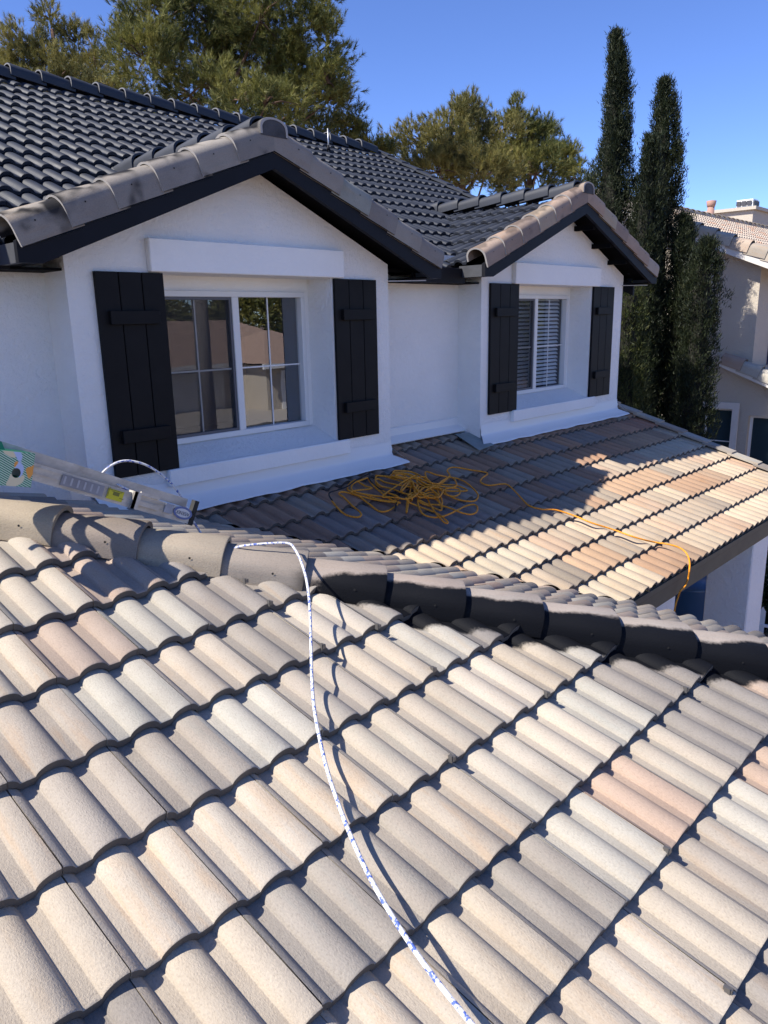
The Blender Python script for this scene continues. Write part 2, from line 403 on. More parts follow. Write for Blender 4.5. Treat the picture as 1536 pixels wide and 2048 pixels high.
TM_F = tile_mesh('roof_tile', [MT['tile'], MT['butt']], 26); TM_FH = tile_mesh('roof_tile', [MT['tile_hip'], MT['butt']], 26)
TM_L = tile_mesh('roof_tile', [MT['tile'], MT['butt']], 20, True); TM_B = tile_mesh('roof_tile', [MT['black_tile']], 16, True)

# ================================================================== THE WHITE HOUSE
house = empty('white_house', (3, 2, GZ)); hinv = Vector(house.location)
tag(house, 'white stucco two storey house with two gabled dormers, black shutters and tiled roofs', 'house')
bpy.context.view_layer.update()
def part(name, parent=None, loc=(0, 0, 0)):
    p = parent or house
    e = bpy.data.objects.new(name, None); COL.objects.link(e); e.parent = p; e.empty_display_size = .1
    e.matrix_parent_inverse = Matrix.Translation(-hinv) if p is house else Matrix.Identity(4)
    return e
def H(o):      # parent a world-coordinate mesh to the house
    o.parent = house; o.matrix_parent_inverse = Matrix.Translation(-hinv); return o

# ---- garage roof: near face F, side face G, hip between
garage = part('garage_roof')
def colF(r, c, cen):
    k = mnoise.noise(Vector((cen.x*.55, cen.y*.55, 3)))
    wts = (.55, .09, .20, .16)
    if cen.y > -2.95 and cen.x < -.75: return pick((.42, .32, .18, .08))
    if cen.y < -3.35 and cen.x < -.9: return pick((.38, .05, .12, .45))
    if cen.y < -3.3 and cen.x > .25: return pick((.34, .22, .08, .36))
    if -.5 < k < .5: return pick((.62, .06, .18, .14))
    if k > .18: wts = (.45, .12, .13, .30)
    elif k < -.15: wts = (.5, .12, .36, .02)
    # warmer / greyer towards the eave
    if cen.y < -3.9: wts = (.38, .17, .1, .35)
    return pick(wts)
fP = (-1.344, -1.483-12*E_*math.cos(math.atan(T)), Fz(-1.483-12*E_*math.cos(math.atan(T))))
fP = (fP[0]-SEAM, fP[1], fP[2])
hipd = lambda p: -(p.x+p.y)+HIP
tiles(garage, fP, (0, -1), T, -9, 15, 16, [TM_F], colF, clips=[(1, 1, HIP-.03)], keep=lambda cs: min((-(q.x+q.y)+HIP)*.7071 for q in cs) > .50 or cs[0].x < -.6)
tiles(garage, fP, (0, -1), T, -9, 15, 16, [TM_FH], colF, clips=[(1, 1, HIP-.03)], keep=lambda cs: not(min((-(q.x+q.y)+HIP)*.7071 for q in cs) > .50 or cs[0].x < -.6))
def colG(r, c, cen): return pick((.40, .30, .16, .14))
gx = 2.94
tiles(garage, (gx, -5.42, Gz(gx)), (1, 0), T, -1, 19, 18, [TM_L], colG, clips=[(-1, -1, -HIP-.03), (1, 1, VAL-.04), (0, 1, -.005)])
# underlay slabs a little below the tiles
def slab(name, pts, parent, mat=None, d=.10, th=.03):
    vs = [(x, y, z-d) for x, y, z in pts]
    return MB().prism(vs, (0, 0, -th)).build(name, mat or MT['under'], parent)
A_ = lambda x, y, fz: (x, y, fz)
slab('roof_underlay', [(-5.2, 2.7, Fz(2.75-.0)) if 0 else (-5.0, -5.40, Fz(-5.40)), (2.95, -5.40, Fz(-5.40)), (-2.45, 0, Fz(0)), (-5.0, 0, Fz(0))], garage)
slab('roof_underlay', [(2.92, -5.37, Gz(2.92)), (2.92, -2.46, Gz(2.92)), (VAL, 0, Gz(VAL)), (-2.45, 0, Gz(-2.45))], garage)
# hip tiles
HT = barrel_mesh('hip_tile', [MT['hiptile'], MT['hiptile'], MT['hole']], L=.445, w=.134, h=.086, leg0=.062, leg1=.05, th=.024, taper=.9)
hd = Vector((-1, 1, T)); s0 = Vector((1.165, -3.615, Gz(1.165))); hl = hd.length
HTC = [(.36,.30,.22), (.24,.20,.165), (.34,.285,.215), (.28,.24,.20), (.31,.26,.22), (.33,.275,.235), (.34,.29,.25), (.35,.30,.26), (.36,.31,.265), (.35,.30,.26)]
for k in range(-7, 9):
    o = s0+hd*(.2555*k)
    M4 = frame_matrix(o+Vector((0, 0, -.012)), hd+Vector((random.uniform(-.012,.012), 0, -.045)), (1, 1, 0))
    M4 = M4 @ Matrix.Rotation(random.uniform(-.03, .03), 4, 'Y')
    # index counted from the left of the picture: k=8 leftmost
    ci = 8-k; cc = HTC[ci] if 0 <= ci < len(HTC) else random.choice(HTC[3:])
    # flip so that local -x is the near (south-west) flank
    place(HT, 'hip_tile', M4, garage, (*cc, 1))

# storm clips at a few butts
CL = plain('clip_metal', (.16, .15, .14, 1), .5, .6)
for (u, v) in ((492,1160),(646,1291),(757,1251),(868,1337),(1373,1377),(1336,1699),(1458,1979),(1095,1386),(905,1515),(541,1204)):
    p_ = Fhit(u, v, .004); MB().box((p_.x-.007, p_.y-.010, p_.z-.010), (p_.x+.006, p_.y+.014, p_.z+.006)).box((p_.x-.011, p_.y-.006, p_.z-.016), (p_.x-.0071, p_.y+.010, p_.z+.011)).build('storm_clip', CL, garage)
# ---- lower (porch) roof L
lower = part('lower_roof')
lx0 = 3.005; ly = -2.491
def colL(r, c, cen):
    k = mnoise.noise(Vector((cen.x*.62+r*7.3, r*3.1, 9)))+random.uniform(-.07, .07)
    lst = BROWN if k < -.30 else GREY if k < -.17 else CREAM if k < .14 else PINK if k < .30 else GREEN
    c = random.choice(lst); m_ = random.uniform(.97, 1.08)
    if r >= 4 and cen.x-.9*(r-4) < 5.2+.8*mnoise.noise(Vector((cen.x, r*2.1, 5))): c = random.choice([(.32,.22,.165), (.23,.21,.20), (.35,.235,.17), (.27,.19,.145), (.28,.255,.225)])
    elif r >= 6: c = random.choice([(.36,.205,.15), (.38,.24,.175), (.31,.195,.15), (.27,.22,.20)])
    m_ = m_; return (c[0]*m_*1.03, c[1]*m_*.965, c[2]*m_*.87, 1)
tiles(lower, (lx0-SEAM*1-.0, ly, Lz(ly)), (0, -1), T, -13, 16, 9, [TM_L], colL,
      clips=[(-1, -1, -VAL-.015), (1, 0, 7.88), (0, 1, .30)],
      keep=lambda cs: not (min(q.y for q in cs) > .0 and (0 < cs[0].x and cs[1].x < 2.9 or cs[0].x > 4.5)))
slab('roof_underlay', [(2.95, -2.47, Lz(-2.47)), (7.86, -2.47, Lz(-2.47)), (7.86, .3, Lz(.3)), (VAL-.3, .3, Lz(.3))], lower, d=.105)
# rake tiles along the right edge: low L-shaped covers
RK = MB(); RK.box((-.085, 0, -.012), (.085, .40, .016)); RK.box((.062, 0, -.13), (.085, .40, -.0121))
rk = RK.build('edge_tile', MT['tile']); rkm = rk.data; bpy.data.objects.remove(rk)
for k in range(9):
    M4 = slope_matrix((7.90, ly, Lz(ly)+.022), (0, -1), T, 0, k*E_-.01) @ Matrix.Rotation(-.05, 4, 'X')
    place(rkm, 'edge_tile', M4, lower, pick((.5, .2, .1, .2)))
# fascia under the eave, with drip metal; hangs at the lower edge
def beam(name, a, b, w, h, mat, parent, axis='x'):
    return MB().bbox(a, b, .004).build(name, mat, parent)
beam('eave_fascia', (2.86, ly+.03, Lz(ly)-.27), (7.93, ly+.07, Lz(ly)-.062), 0, 0, MT['olive'], lower)
MB().box((2.86, ly+.008, Lz(ly)-.115), (7.95, ly+.027, Lz(ly)-.064)).build('drip_edge', MT['olive'], lower)
MB().box((7.94, ly+.07, Lz(ly)-.2), (7.97, 0, Lz(ly)-.19)).prism([(7.92, ly+.07, Lz(ly)-.27), (7.92, .3, Lz(.3)-.30), (7.92, .3, Lz(.3)-.10), (7.92, ly+.07, Lz(ly)-.07)], (.04, 0, 0)).build('rake_fascia', MT['olive'], lower)
MB().prism([(2.9, ly+.075, Lz(ly)-.255), (7.9, ly+.075, Lz(ly)-.255), (7.9, .29, Lz(ly)-.235), (.5, .29, Lz(ly)-.235), (.5, -.2, Lz(ly)-.235)], (0, 0, .02)).build('porch_ceiling', MT['stucco'], lower)
# valley metal
vm = MB(); va = Vector((2.97, VAL-2.97, Gz(2.97)-.085)); vb = Vector((VAL, 0, Gz(VAL)-.085)); dv = Vector((.16, .16, .055))
vm.add([va-Vector((.14,.14,-.05)), va, va+dv, vb+dv, vb, vb-Vector((.14,.14,-.05))], [(0,1,4,5), (1,2,3,4)])
vm.build('valley_flashing', MT['black'], lower)

# ---- walls
def wall_with_opening(name, x0, x1, zb, ze, apex, o0, o1, oz0, oz1, y=0., depth=.3, mat=None):
    """gable wall in the plane y with an opening, reveals running back to y+depth, and side returns"""
    cx = (x0+x1)/2; v = []; f = []
    def q(*p): n = len(v); v.extend(p); f.append(tuple(range(n, n+len(p))))
    q((x0,y,zb),(x1,y,zb),(x1,y,oz0),(x0,y,oz0))
    q((x0,y,oz0),(o0,y,oz0),(o0,y,oz1),(x0,y,oz1)); q((o1,y,oz0),(x1,y,oz0),(x1,y,oz1),(o1,y,oz1))
    q((x0,y,oz1),(x1,y,oz1),(x1,y,ze),(cx,y,apex),(x0,y,ze))
    q((o0,y,oz0),(o0,y+depth,oz0),(o0,y+depth,oz1),(o0,y,oz1)); q((o1,y,oz1),(o1,y+depth,oz1),(o1,y+depth,oz0),(o1,y,oz0))
    q((o0,y,oz1),(o0,y+depth,oz1),(o1,y+depth,oz1),(o1,y,oz1))
    q((o0,y,oz0),(o1,y,oz0),(o1,y+depth,oz0+.12),(o0,y+depth,oz0+.12))
    q((x0,y,zb),(x0,y,ze),(x0,y+1.3,ze),(x0,y+1.3,zb)); q((x1,y,zb),(x1,y+1.3,zb),(x1,y+1.3,ze),(x1,y,ze))
    return mesh_obj(name, v, f, mat or MT['stucco'])
def shutter(x0, x1, z0, z1, y=-.003):
    s = part('shutter'); w = (x1-x0)/3
    for i in range(3):
        MB().bbox((x0+i*w+.003, y-.028, z0), (x0+(i+1)*w-.003, y, z1), .003).build('board', MT['shutter'], s)
    MB().box((x0+.006, y-.010, z0+.01), (x1-.006, y-.001, z1-.01)).build('backing', MT['soffit'], s)
    for zc in (z0+(z1-z0)*.205, z0+(z1-z0)*.785):
        MB().bbox((x0+(x1-x0)*.14, y-.062, zc-.045), (x0+(x1-x0)*.86, y-.0285, zc+.045), .003).build('batten', MT['shutter'], s)
    return s
def window(x0, x1, z0, z1, xm, y, blinds=False, screen_left=True):
    wn = part('window')
    fr = MB(); b = .045
    for a, c in (((x0-b, z0-b), (x1+b, z0)), ((x0-b, z1), (x1+b, z1+b)), ((x0-b, z0), (x0, z1)), ((x1, z0), (x1+b, z1)), ((xm-.032, z0), (xm+.032, z1))):
        fr.bbox((a[0], y-.03, a[1]), (c[0], y+.05, c[1]), .004)
    fr.build('frame', MT['vinyl'], wn)
    # inner sash of the left pane
    sa = MB(); w2 = .022
    for a, c in (((x0, z0), (xm-.032, z0+w2)), ((x0, z1-w2), (xm-.032, z1)), ((x0, z0+w2), (x0+w2, z1-w2)), ((xm-.032-w2, z0+w2), (xm-.032, z1-w2))):
        sa.box((a[0], y-.018, a[1]), (c[0], y+.02, c[1]))
    sa.build('sash', plain('dark_sash', (.10,.10,.11,1), .5), wn)
    for a, c, yy in ((x0+w2, xm-.032-w2, y+.012), (xm+.032, x1, y+.028)):
        MB().box((a, yy, z0), (c, yy+.004, z1)).build('pane', MT['glass_clear' if blinds else 'glass'], wn)
        mu = MB(); mx = (a+c)/2; mz = (z0+z1)/2-.03
        mu.box((mx-.006, yy-.007, z0), (mx+.006, yy-.002, z1)); mu.box((a, yy-.0065, mz-.006), (c, yy-.0025, mz+.006)); mu.build('muntin', MT['vinyl'], wn)
    if screen_left: MB().box((x0+w2, y-.006, z0+w2), (xm-.032-w2, y-.005, z1-w2)).build('insect_screen', MT['screen'], wn)
    rm = MB(); rm.v = []; e = .06
    v = [(x0-e, y+.052, z0-e), (x1+e, y+.052, z0-e), (x1+e, y+.052, z1+e), (x0-e, y+.052, z1+e), (x0-e, y+.9, z0-e), (x1+e, y+.9, z0-e), (x1+e, y+.9, z1+e), (x0-e, y+.9, z1+e)]
    rm.add(v, [(4,5,6,7), (0,1,5,4), (2,3,7,6), (1,2,6,5), (3,0,4,7)]); rm.build('room_lining', MT['room'], wn)
    if blinds:
        z = z0+.02
        while z < z1:
            sb = MB().prism([(x0+.03, y+.07, z), (x1-.01, y+.07, z), (x1-.01, y+.098, z+.026), (x0+.03, y+.098, z+.026)], (0, .001, -.002)).build('blind_slat', MT['blind'], wn); z += .047
    return wn
def flashing(x0, x1, zs, parent, wrapL=False, wrapR=True, y=0.):
    """apron flashing: upstand with a rolled bead, then a skirt lying over the tiles"""
    n = 24; rows = []
    sec = [(-.006, .165), (-.008, .120), (-.020, .095), (-.014, .060), (-.030, .035), (-.125, -.010), (-.150, -.018), (-.152, -.026)]
    vs = []; fs = []
    for i in range(n+1):
        x = x0+(x1-x0)*i/n; wob = .004*math.sin(i*1.9)+.003*math.sin(i*5.1)
        e = .0
        for j, (yy, zz) in enumerate(sec):
            sk = (.10 if j >= 5 else .0)
            xx = x+(sk if (wrapR and i == n) else 0)-(sk if (wrapL and i == 0) else 0)
            base = max(zs(x), Lz(0)+.0)
            vs.append((xx, y+yy, base+zz+(wob if j >= 5 else 0)+T*min(0, yy)*.35))
    m_ = len(sec)
    for i in range(n):
        for j in range(m_-1): fs.append((i*m_+j, i*m_+j+1, (i+1)*m_+j+1, (i+1)*m_+j))
    o = mesh_obj('base_flashing', vs, fs, MT['flash'], smooth=True); H(o)
    if wrapR:
        o2 = mesh_obj('flashing_return', [(x1, -.02, Lz(0)+.10), (x1+.10, -.13, Lz(-.13)+.025), (x1+.10, .30, Lz(.3)+.02), (x1+.004, .30, Lz(.3)+.12)], [(0, 1, 2, 3)], MT['flash']); H(o2)

TG = .406
def dormer(x0, x1, sh, hd_, sl, gb, span, win, blinds):
    cx = (x0+x1)/2; gy = -.30
    gbz = gb; gaz = gb-.148
    ze = gaz-TG*(x1-x0)/2+.02; apex = gaz+.05
    H(wall_with_opening('dormer_wall', x0, x1, -.4, ze, apex, sh[1], sh[2]-.012, sl[2], hd_[3]))
    # recessed wall around the window
    y = .30; v = []; f = []
    def q(*p): n = len(v); v.extend(p); f.append(tuple(range(n, n+len(p))))
    a, b, c, d = sh[1]-.02, sh[2]+.02, sl[2]-.02, hd_[3]+.02; wx0, wx1, wz0, wz1 = win[0]-.04, win[1]+.04, win[2]-.04, win[3]+.04
    q((a,y,c),(b,y,c),(b,y,wz0),(a,y,wz0)); q((a,y,wz1),(b,y,wz1),(b,y,d),(a,y,d)); q((a,y,wz0),(wx0,y,wz0),(wx0,y,wz1),(a,y,wz1)); q((wx1,y,wz0),(b,y,wz0),(b,y,wz1),(wx1,y,wz1))
    H(mesh_obj('recess_wall', v, f, MT['trim']))
    shutter(sh[0], sh[1], sh[4], sh[5]); shutter(sh[2], sh[3], sh[4], sh[5])
    H(MB().bbox((hd_[0], -.055, hd_[3]), (hd_[1], .0, hd_[2]), .006).build('window_header', MT['trim']))
    H(MB().bbox((sl[0], -.055, sl[2]-.125), (sl[1], .0, sl[2]+.004), .008).build('window_sill', MT['trim']))
    window(win[0], win[1], win[2], win[3], win[4], .3, blinds)
    flashing(x0+.0 if x0 > 1 else .0, x1, lambda x: Gz(x) if x < VAL else Lz(0), house, wrapR=True, wrapL=x0 > 1)
    # gable roof: two tiled slopes, rake tiles, ridge tiles, rakes
    gr = part('gable_roof'); topz = gbz+.082; half = span
    for sx in (-1, 1):
        P0 = (cx+sx*half, -.12 if sx < 0 else 4.0, topz-TG*half)
        run = half*math.hypot(1, TG); rows = int(math.ceil(run/E_))
        P0 = Vector((cx+sx*half, 0, topz-TG*half))
        keep = lambda cs: max((topz-TG*abs(q.x-cx))-(MZ0+MT_*q.y) for q in cs) > -.05
        mesh = [TM_B]
        if sx < 0: tiles(gr, (cx-half, 2.35, topz-TG*half), (-1, 0), TG, 0, 8, rows, mesh, lambda r, c, e: (1,1,1,1), clips=[(1, 0, cx-.02), (0, -1, -gy-.04)], keep=keep)
        else: tiles(gr, (cx+half, -.16, topz-TG*half), (1, 0), TG, 0, 8, rows, mesh, lambda r, c, e: (1,1,1,1), clips=[(-1, 0, -cx-.02), (0, -1, -gy-.04)], keep=keep)
        # underlay + soffit
        MB().prism([(cx, gy+.03, topz-.10), (cx, 2.2, topz-.10), (cx+sx*half, 2.2 if 0 else .35, topz-TG*half-.10), (cx+sx*half, gy+.03, topz-TG*half-.10)], (0, 0, -.03)).build('roof_deck', MT['soffit'], gr)
        # rake fascia board
        ex = cx+sx*(half+.02)
        zb = lambda x: gaz-TG*abs(x-cx)
        MB().prism([(cx, gy, gaz), (cx, gy, gbz+.03), (ex, gy, gbz+.03-TG*(half+.02)), (ex, gy, gaz-TG*(half-.12)), (cx+sx*(half-.12), gy, gaz-TG*(half-.12))], (0, .04, 0)).build('rake_board', MT['black'], gr)
        # side fascia under the dormer eave
        MB().box((min(ex-sx*.04, ex), gy+.041, gaz-TG*(half-.12)), (max(ex-sx*.04, ex), .02, gbz+.02-TG*(half+.02))).build('side_fascia', plain('worn_black_paint', (.05,.052,.06,1), .6, var=.3), gr)
        MB().box((min(cx+sx*half, cx+sx*(half-.13)), gy+.045, gaz-TG*(half-.12)+.002), (max(cx+sx*half, cx+sx*(half-.13)), .30, gaz-TG*(half-.12)+.015)).build('soffit', MT['soffit'], gr)
        # thin white vent strip end below the eave corner
        xa = cx+sx*(half-.40); xb = cx+sx*(half-.14); zz = gaz-TG*(half-.12)-.018
        if sx > 0: MB().tube([(xa, -.02, zz), (xb, gy+.05, zz)], .006, 6).build('drip_rod', MT['metal'], gr)
        # rake tiles
        RT = RAKE[-sx]; n = int(round((half+.03)*math.hypot(1, TG)/.338))+1
        up = Vector((-sx, 0, TG)).normalized()
        for k in range(n):
            dist = k*.338
            if dist > (half+.0)*math.hypot(1, TG)-.1: break
            o = Vector((cx+sx*(half+.035), gy+.098, gbz+.092-TG*(half+.035)))+up*dist
            M4 = frame_matrix(o, up+Vector((0, 0, -.022)), (0, -1, 0)) if sx < 0 else frame_matrix(o, up+Vector((0, 0, -.022)), (0, 1, 0))
            M4 = M4 @ Matrix.Rotation(random.uniform(-.02, .02), 4, 'Y')
            base = pick((.35, .15, .0, .5)) if x0 > 1 else pick((.1, .05, .0, .85)); base = tuple(min(.30 if x0 < 1 else .36, c)*(1.0 if x0 < 1 else 1.) for c in base[:3])
            if x0 > 1: base = (base[0]*1.1, base[1]*.93, base[2]*.85)
            place(RT, 'rake_tile', M4, gr, (*base, (1.0 if x0 < 1 else .55) if sx < 0 else .15))
    # mitred cap over the apex
    cap = place(CAPM, 'apex_cap', frame_matrix((cx, gy-.016, gbz+.118), (0, 1, -.01), (1, 0, 0)), gr, ((.11, .105, .10, 1.) if x0 < 1 else (.26, .21, .17, 1.)))
    cxm = cx; n_ = 14; rr_ = .117
    capv = [(cxm-rr_*math.cos(math.pi*i/n_), gy-.012, gbz+.112+.064*math.sin(math.pi*i/n_)**.8) for i in range(n_+1)]+[(cxm+rr_, gy-.012, gbz+.06), (cxm-rr_, gy-.012, gbz+.06)]
    MB().prism(capv, (0, .02, 0)).build('cap_end', MT['cap_mortar'], gr)
    # ridge tiles from the gable back to the main roof, lower ends at the back
    yj = (gbz+.12-MZ0)/MT_; k = 0; y0 = gy+.12
    while y0+k*.33 < yj+.05:
        M4 = frame_matrix((cx, y0+k*.33, gbz+.135), (0, 1, -.045), (1, 0, 0)); place(RIDGE, 'ridge_tile', M4, gr, (.2,.2,.2,1)); k += 1
    # outlooker blocks under the right rake
    if x0 > 1:
        for xx in (cx+.28, cx+.72, cx+1.15):
            MB().box((xx-.03, gy+.05, zb(xx)-.035), (xx+.03, .0, zb(xx)+.02)).build('lookout_block', MT['soffit'], gr)
MZ0, MT_ = 2.089, .48
RAKE = {-1: barrel_mesh('rake_tile', [MT['rake'], MT['rim'], MT['hole']], L=.42, w=.118, h=.100, leg0=.10, leg1=.03, taper=.88, sl=.008),
        1: None}
_r = barrel_mesh('rake_tile', [MT['rake'], MT['rim'], MT['hole']], L=.42, w=.118, h=.100, leg0=.10, leg1=.03, taper=.88, sl=.008)
for v in _r.vertices: v.co.x *= -1
_r.flip_normals(); RAKE[1] = _r
RIDGE = barrel_mesh('ridge_tile', [MT['black_tile'], MT['black_tile'], MT['hole']], L=.40, w=.115, h=.085, leg0=.05, leg1=.05, hole=False)
CAPM = barrel_mesh('apex_cap', [MT['rake'], MT['rim'], MT['hole']], L=.27, w=.124, h=.068, leg0=.05, leg1=.05, hole=False)
RIDGE_M = barrel_mesh('ridge_tile', [MT['black_tile'], plain('grey_rim', (.13,.13,.135,1), .8), MT['hole']], L=.40, w=.12, h=.095, leg0=.05, leg1=.05, hole=False)  # butt ends plain grey, paler than the black tile tops
#        shutters x4, z0, z1 ; header x0,x1,ztop,zbot ; sill x0,x1,z ; gable bottom of tiles ; half span ; window
dormer(0., 3.0, (.178, .684, 2.303, 2.817, .534, 1.906), (.579, 2.402, 2.133, 1.913), (.582, 2.416, .531), 2.782, 1.88, (.80, 2.185, .699, 1.762, 1.495), False)
dormer(4.43, 7.604, (4.558, 5.094, 6.768, 7.316, .528, 1.914), (4.986, 6.894, 2.138, 1.913), (5.0, 6.90, .531), 2.835, 1.92, (5.27, 6.634, .695, 1.770, 5.932), True)
# recessed walls between and beside the dormers, with their own flashing
def rwall(x0, x1, zb=-.4):
    H(mesh_obj('recessed_wall', [(x0,.306,zb),(x1,.306,zb),(x1,.306,2.2),(x0,.306,2.2)], [(0,1,2,3)], MT['stucco']))
rwall(-2.6, .0); rwall(3.0, 4.43)
H(MB().prism([(3.0, .300, Lz(.3)+.13), (3.0, .292, Lz(.3)+.12), (3.0, .286, Lz(.3)+.05), (3.0, .19, Lz(.2)+.022), (3.0, .195, Lz(.2)+.014), (3.0, .3, Lz(.3)+.03)], (1.43, 0, 0)).build('base_flashing', MT['flash']))
# wall mass behind the facade, right end wall
H(MB().box((-5., 1.35, GZ), (7.59, 8.6, 1.95)).build('house_core', MT['stucco']))
H(MB().prism([(7.606, 0, GZ), (7.606, 8.6, GZ), (7.606, 8.6, 1.95), (7.606, 4.6, 3.95), (7.606, .2, 1.95), (7.606, 0, 1.95)], (-.01, 0, 0)).build('end_wall', MT['stucco']))
# unseen block added outside the view to throw shade on the left dormer cheek
H(MB().box((-5., .45, -.4), (-1.75, 3.2, 3.7)).build('cheek_shade_block', MT['stucco']))
# lower storey walls and posts of the porch
H(MB().box((3.0, .0, GZ), (7.6, .30, -.5)).build('porch_back_wall', MT['stucco']))
H(MB().box((-4.9, -5.1, GZ), (2.6, .0, -.85)).build('garage_wall', MT['stucco']))
def porch_post(x, y, w, d):
    p = part('porch_post')
    MB().bbox((x, y, GZ+.5), (x+w, y+d, Lz(ly)-.27), .012).build('shaft', MT['stucco'], p)
    MB().bbox((x-.06, y-.06, GZ), (x+w+.06, y+d+.06, GZ+.5), .012).build('plinth', MT['stucco'], p)
porch_post(6.0, -2.44, .5, .46); porch_post(3.60, -2.42, .455, .14)

sq = [Lhit(910, 869, .012), Lhit(940, 866, .012), Lhit(988, 890, .010), Lhit(958, 901, .010)]
H(MB().prism(sq, (0, 0, .006)).build('saddle_flashing', plain('zinc_flashing', (.20, .24, .235, 1), .6, 0, (30, .3, .004), var=.15)))
# ---- main roof
mainr = part('main_roof')
my0 = -.02
def keep_main(cs):
    if min(q.y for q in cs) < .05 and any(a_ < cs[0].x+.30 and cs[0].x < b_ for a_, b_ in ((-.30, 3.30), (4.16, 7.9))): return False
    for (cx, half, gb) in ((1.5, 1.88, 2.782), (6.017, 1.92, 2.835)):
        if all((gb+.082-TG*abs(q.x-cx)) > (MZ0+MT_*q.y)+.10 and abs(q.x-cx) < half for q in cs): return False
    return True
nrow = int(math.ceil((4.6-my0)*math.hypot(1, MT_)/E_))
tiles(mainr, (-1.6, my0, MZ0+MT_*my0), (0, -1), MT_, 0, 32, nrow, [TM_B], lambda r, c, e: (1,1,1,1), clips=[(1, 0, 7.85), (0, 1, 4.58)], limit=298, keep=keep_main)
MB().prism([(-5., .05, MZ0-.075), (7.85, .05, MZ0-.075), (7.85, 4.6, MZ0+MT_*4.6-.10), (-5., 4.6, MZ0+MT_*4.6-.10)], (0, 0, -.03)).build('roof_deck', MT['soffit'], mainr)
MB().prism([(-5., 4.6, MZ0+MT_*4.6-.10), (7.85, 4.6, MZ0+MT_*4.6-.10), (7.85, 9.2, MZ0-.1), (-5., 9.2, MZ0-.1)], (0, 0, -.03)).build('roof_back', MT['black_tile'], mainr)
for a_, b_ in ((-2.6, -.34), (3.34, 4.13)): MB().bbox((a_, my0+.0, 1.90), (b_, my0+.04, 2.045), .004).build('eave_fascia', MT['black'], mainr)
for a_, b_ in ((-2.6, -.003), (3.003, 4.427)): MB().box((a_, my0+.05, 1.905), (b_, .305, 1.92)).build('soffit', MT['soffit'], mainr)
MB().prism([(7.80, -.05, MZ0-.12), (7.80, 4.6, MZ0+MT_*4.6-.14), (7.80, 4.6, MZ0+MT_*4.6-.30), (7.80, -.05, MZ0-.28)], (.04, 0, 0)).build('rake_board', MT['black'], mainr)
x = -1.7; k = 0
while x+k*.345 < 7.55:
    # lower ends face the camera side; alternate small wobble
    M4 = frame_matrix((x+k*.345, 4.6, MZ0+MT_*4.6+.03), (1, 0, -.05), (0, -1, 0)); place(RIDGE_M, 'ridge_tile', M4, mainr, (.2,.2,.2,1)); k += 1
for k in range(15):     # rake edge tiles of the main roof
    M4 = slope_matrix((7.80, my0, MZ0+MT_*my0+.015), (0, -1), MT_, 0, k*E_) @ Matrix.Rotation(-.05, 4, 'X')
    o = place(bpy.data.objects['roof_tile'].data if 0 else rkm_b if 'rkm_b' in globals() else (globals().setdefault('rkm_b', rkm.copy())), 'edge_tile', M4, mainr)
rkm_b.materials.clear(); rkm_b.materials.append(MT['black_tile'])
# vent pipe on the main roof
pp = hit(657, 298, (0, -MT_, 1), MZ0)
vp = part('vent_pipe'); MB().tube([pp-Vector((0, 0, .05)), pp+Vector((0, 0, .28))], .011, 8).build('pipe', MT['metal'], vp, True)
MB().tube([pp-Vector((0, 0, .02)), pp+Vector((0, 0, .05))], [.035, .014], 10).build('collar', MT['black'], vp, True)

# ================================================================== ladder, box and ropes
def add_text(name, body, size, M4, mat, parent, sx=1.):
    cu = bpy.data.curves.new(name, 'FONT'); cu.body = body; cu.size = size; cu.align_x = 'CENTER'; cu.align_y = 'CENTER'; cu.extrude = .0004
    tmp = bpy.data.objects.new(name, cu); COL.objects.link(tmp); bpy.context.view_layer.update()
    me = bpy.data.meshes.new_from_object(tmp.evaluated_get(bpy.context.evaluated_depsgraph_get())); bpy.data.objects.remove(tmp)
    me.transform(M4 @ Matrix.Diagonal((sx, 1, 1, 1))); me.materials.clear(); me.materials.append(mat)
    o = bpy.data.objects.new(name, me); COL.objects.link(o)
    if parent: o.parent = parent
    return o
def thing(name, label, cat, group=None):
    o = empty(name); tag(o, label, cat, group); return o
def base(o, p):
    """move the thing's origin to its base point p; children keep world coordinates"""
    p = Vector(p); o.location = p
    for ch in o.children:
        ch.matrix_parent_inverse = Matrix.Translation(-p)
    return o
def alu():
    M = Mat('weathered_aluminium', (.42, .39, .35, 1), .55, .35, .5)
    f = M.noise(9., 4, .65, vec=M.scaled(M.coord(), (1, 1, 2))); g = M.noise(12., 4, .6)
    c = M.mix(M.ramp(f, .35, .7), (.40, .37, .32), (.60, .56, .50)); c = M.mix(M.ramp(g, .55, .75, 0, .5), c, (.26, .22, .19)); M.col(c); return M.m
ALU = alu()
lad = thing('ladder', 'weathered aluminium ladder lying across the hip with stickers on its rail', 'ladder')
LY = -1.85
pB = hit(380, 1048, (0, 1, 0), LY); pA = hit(85, 965, (0, 1, 0), LY); dirL = (pA-pB).normalized()   # lower edge of the near rail
upL = Vector((dirL.z, 0, -dirL.x)).normalized(); upL = upL if upL.z > 0 else -upL
ML = Matrix(((-dirL.x, 0, upL.x, pB.x), (0, 1, 0, LY), (-dirL.z, 0, upL.z, pB.z), (0, 0, 0, 1)))   # local x = down the ladder, z = rail height, origin at the right end bottom
def lb(name, boxes, mat, parent, smooth=False):
    b = MB()
    for a, c in boxes: b.box(a, c)
    b.v = [tuple(ML @ Vector(v)) for v in b.v]; return b.build(name, mat, parent)
LEN = 1.25; RH = .062
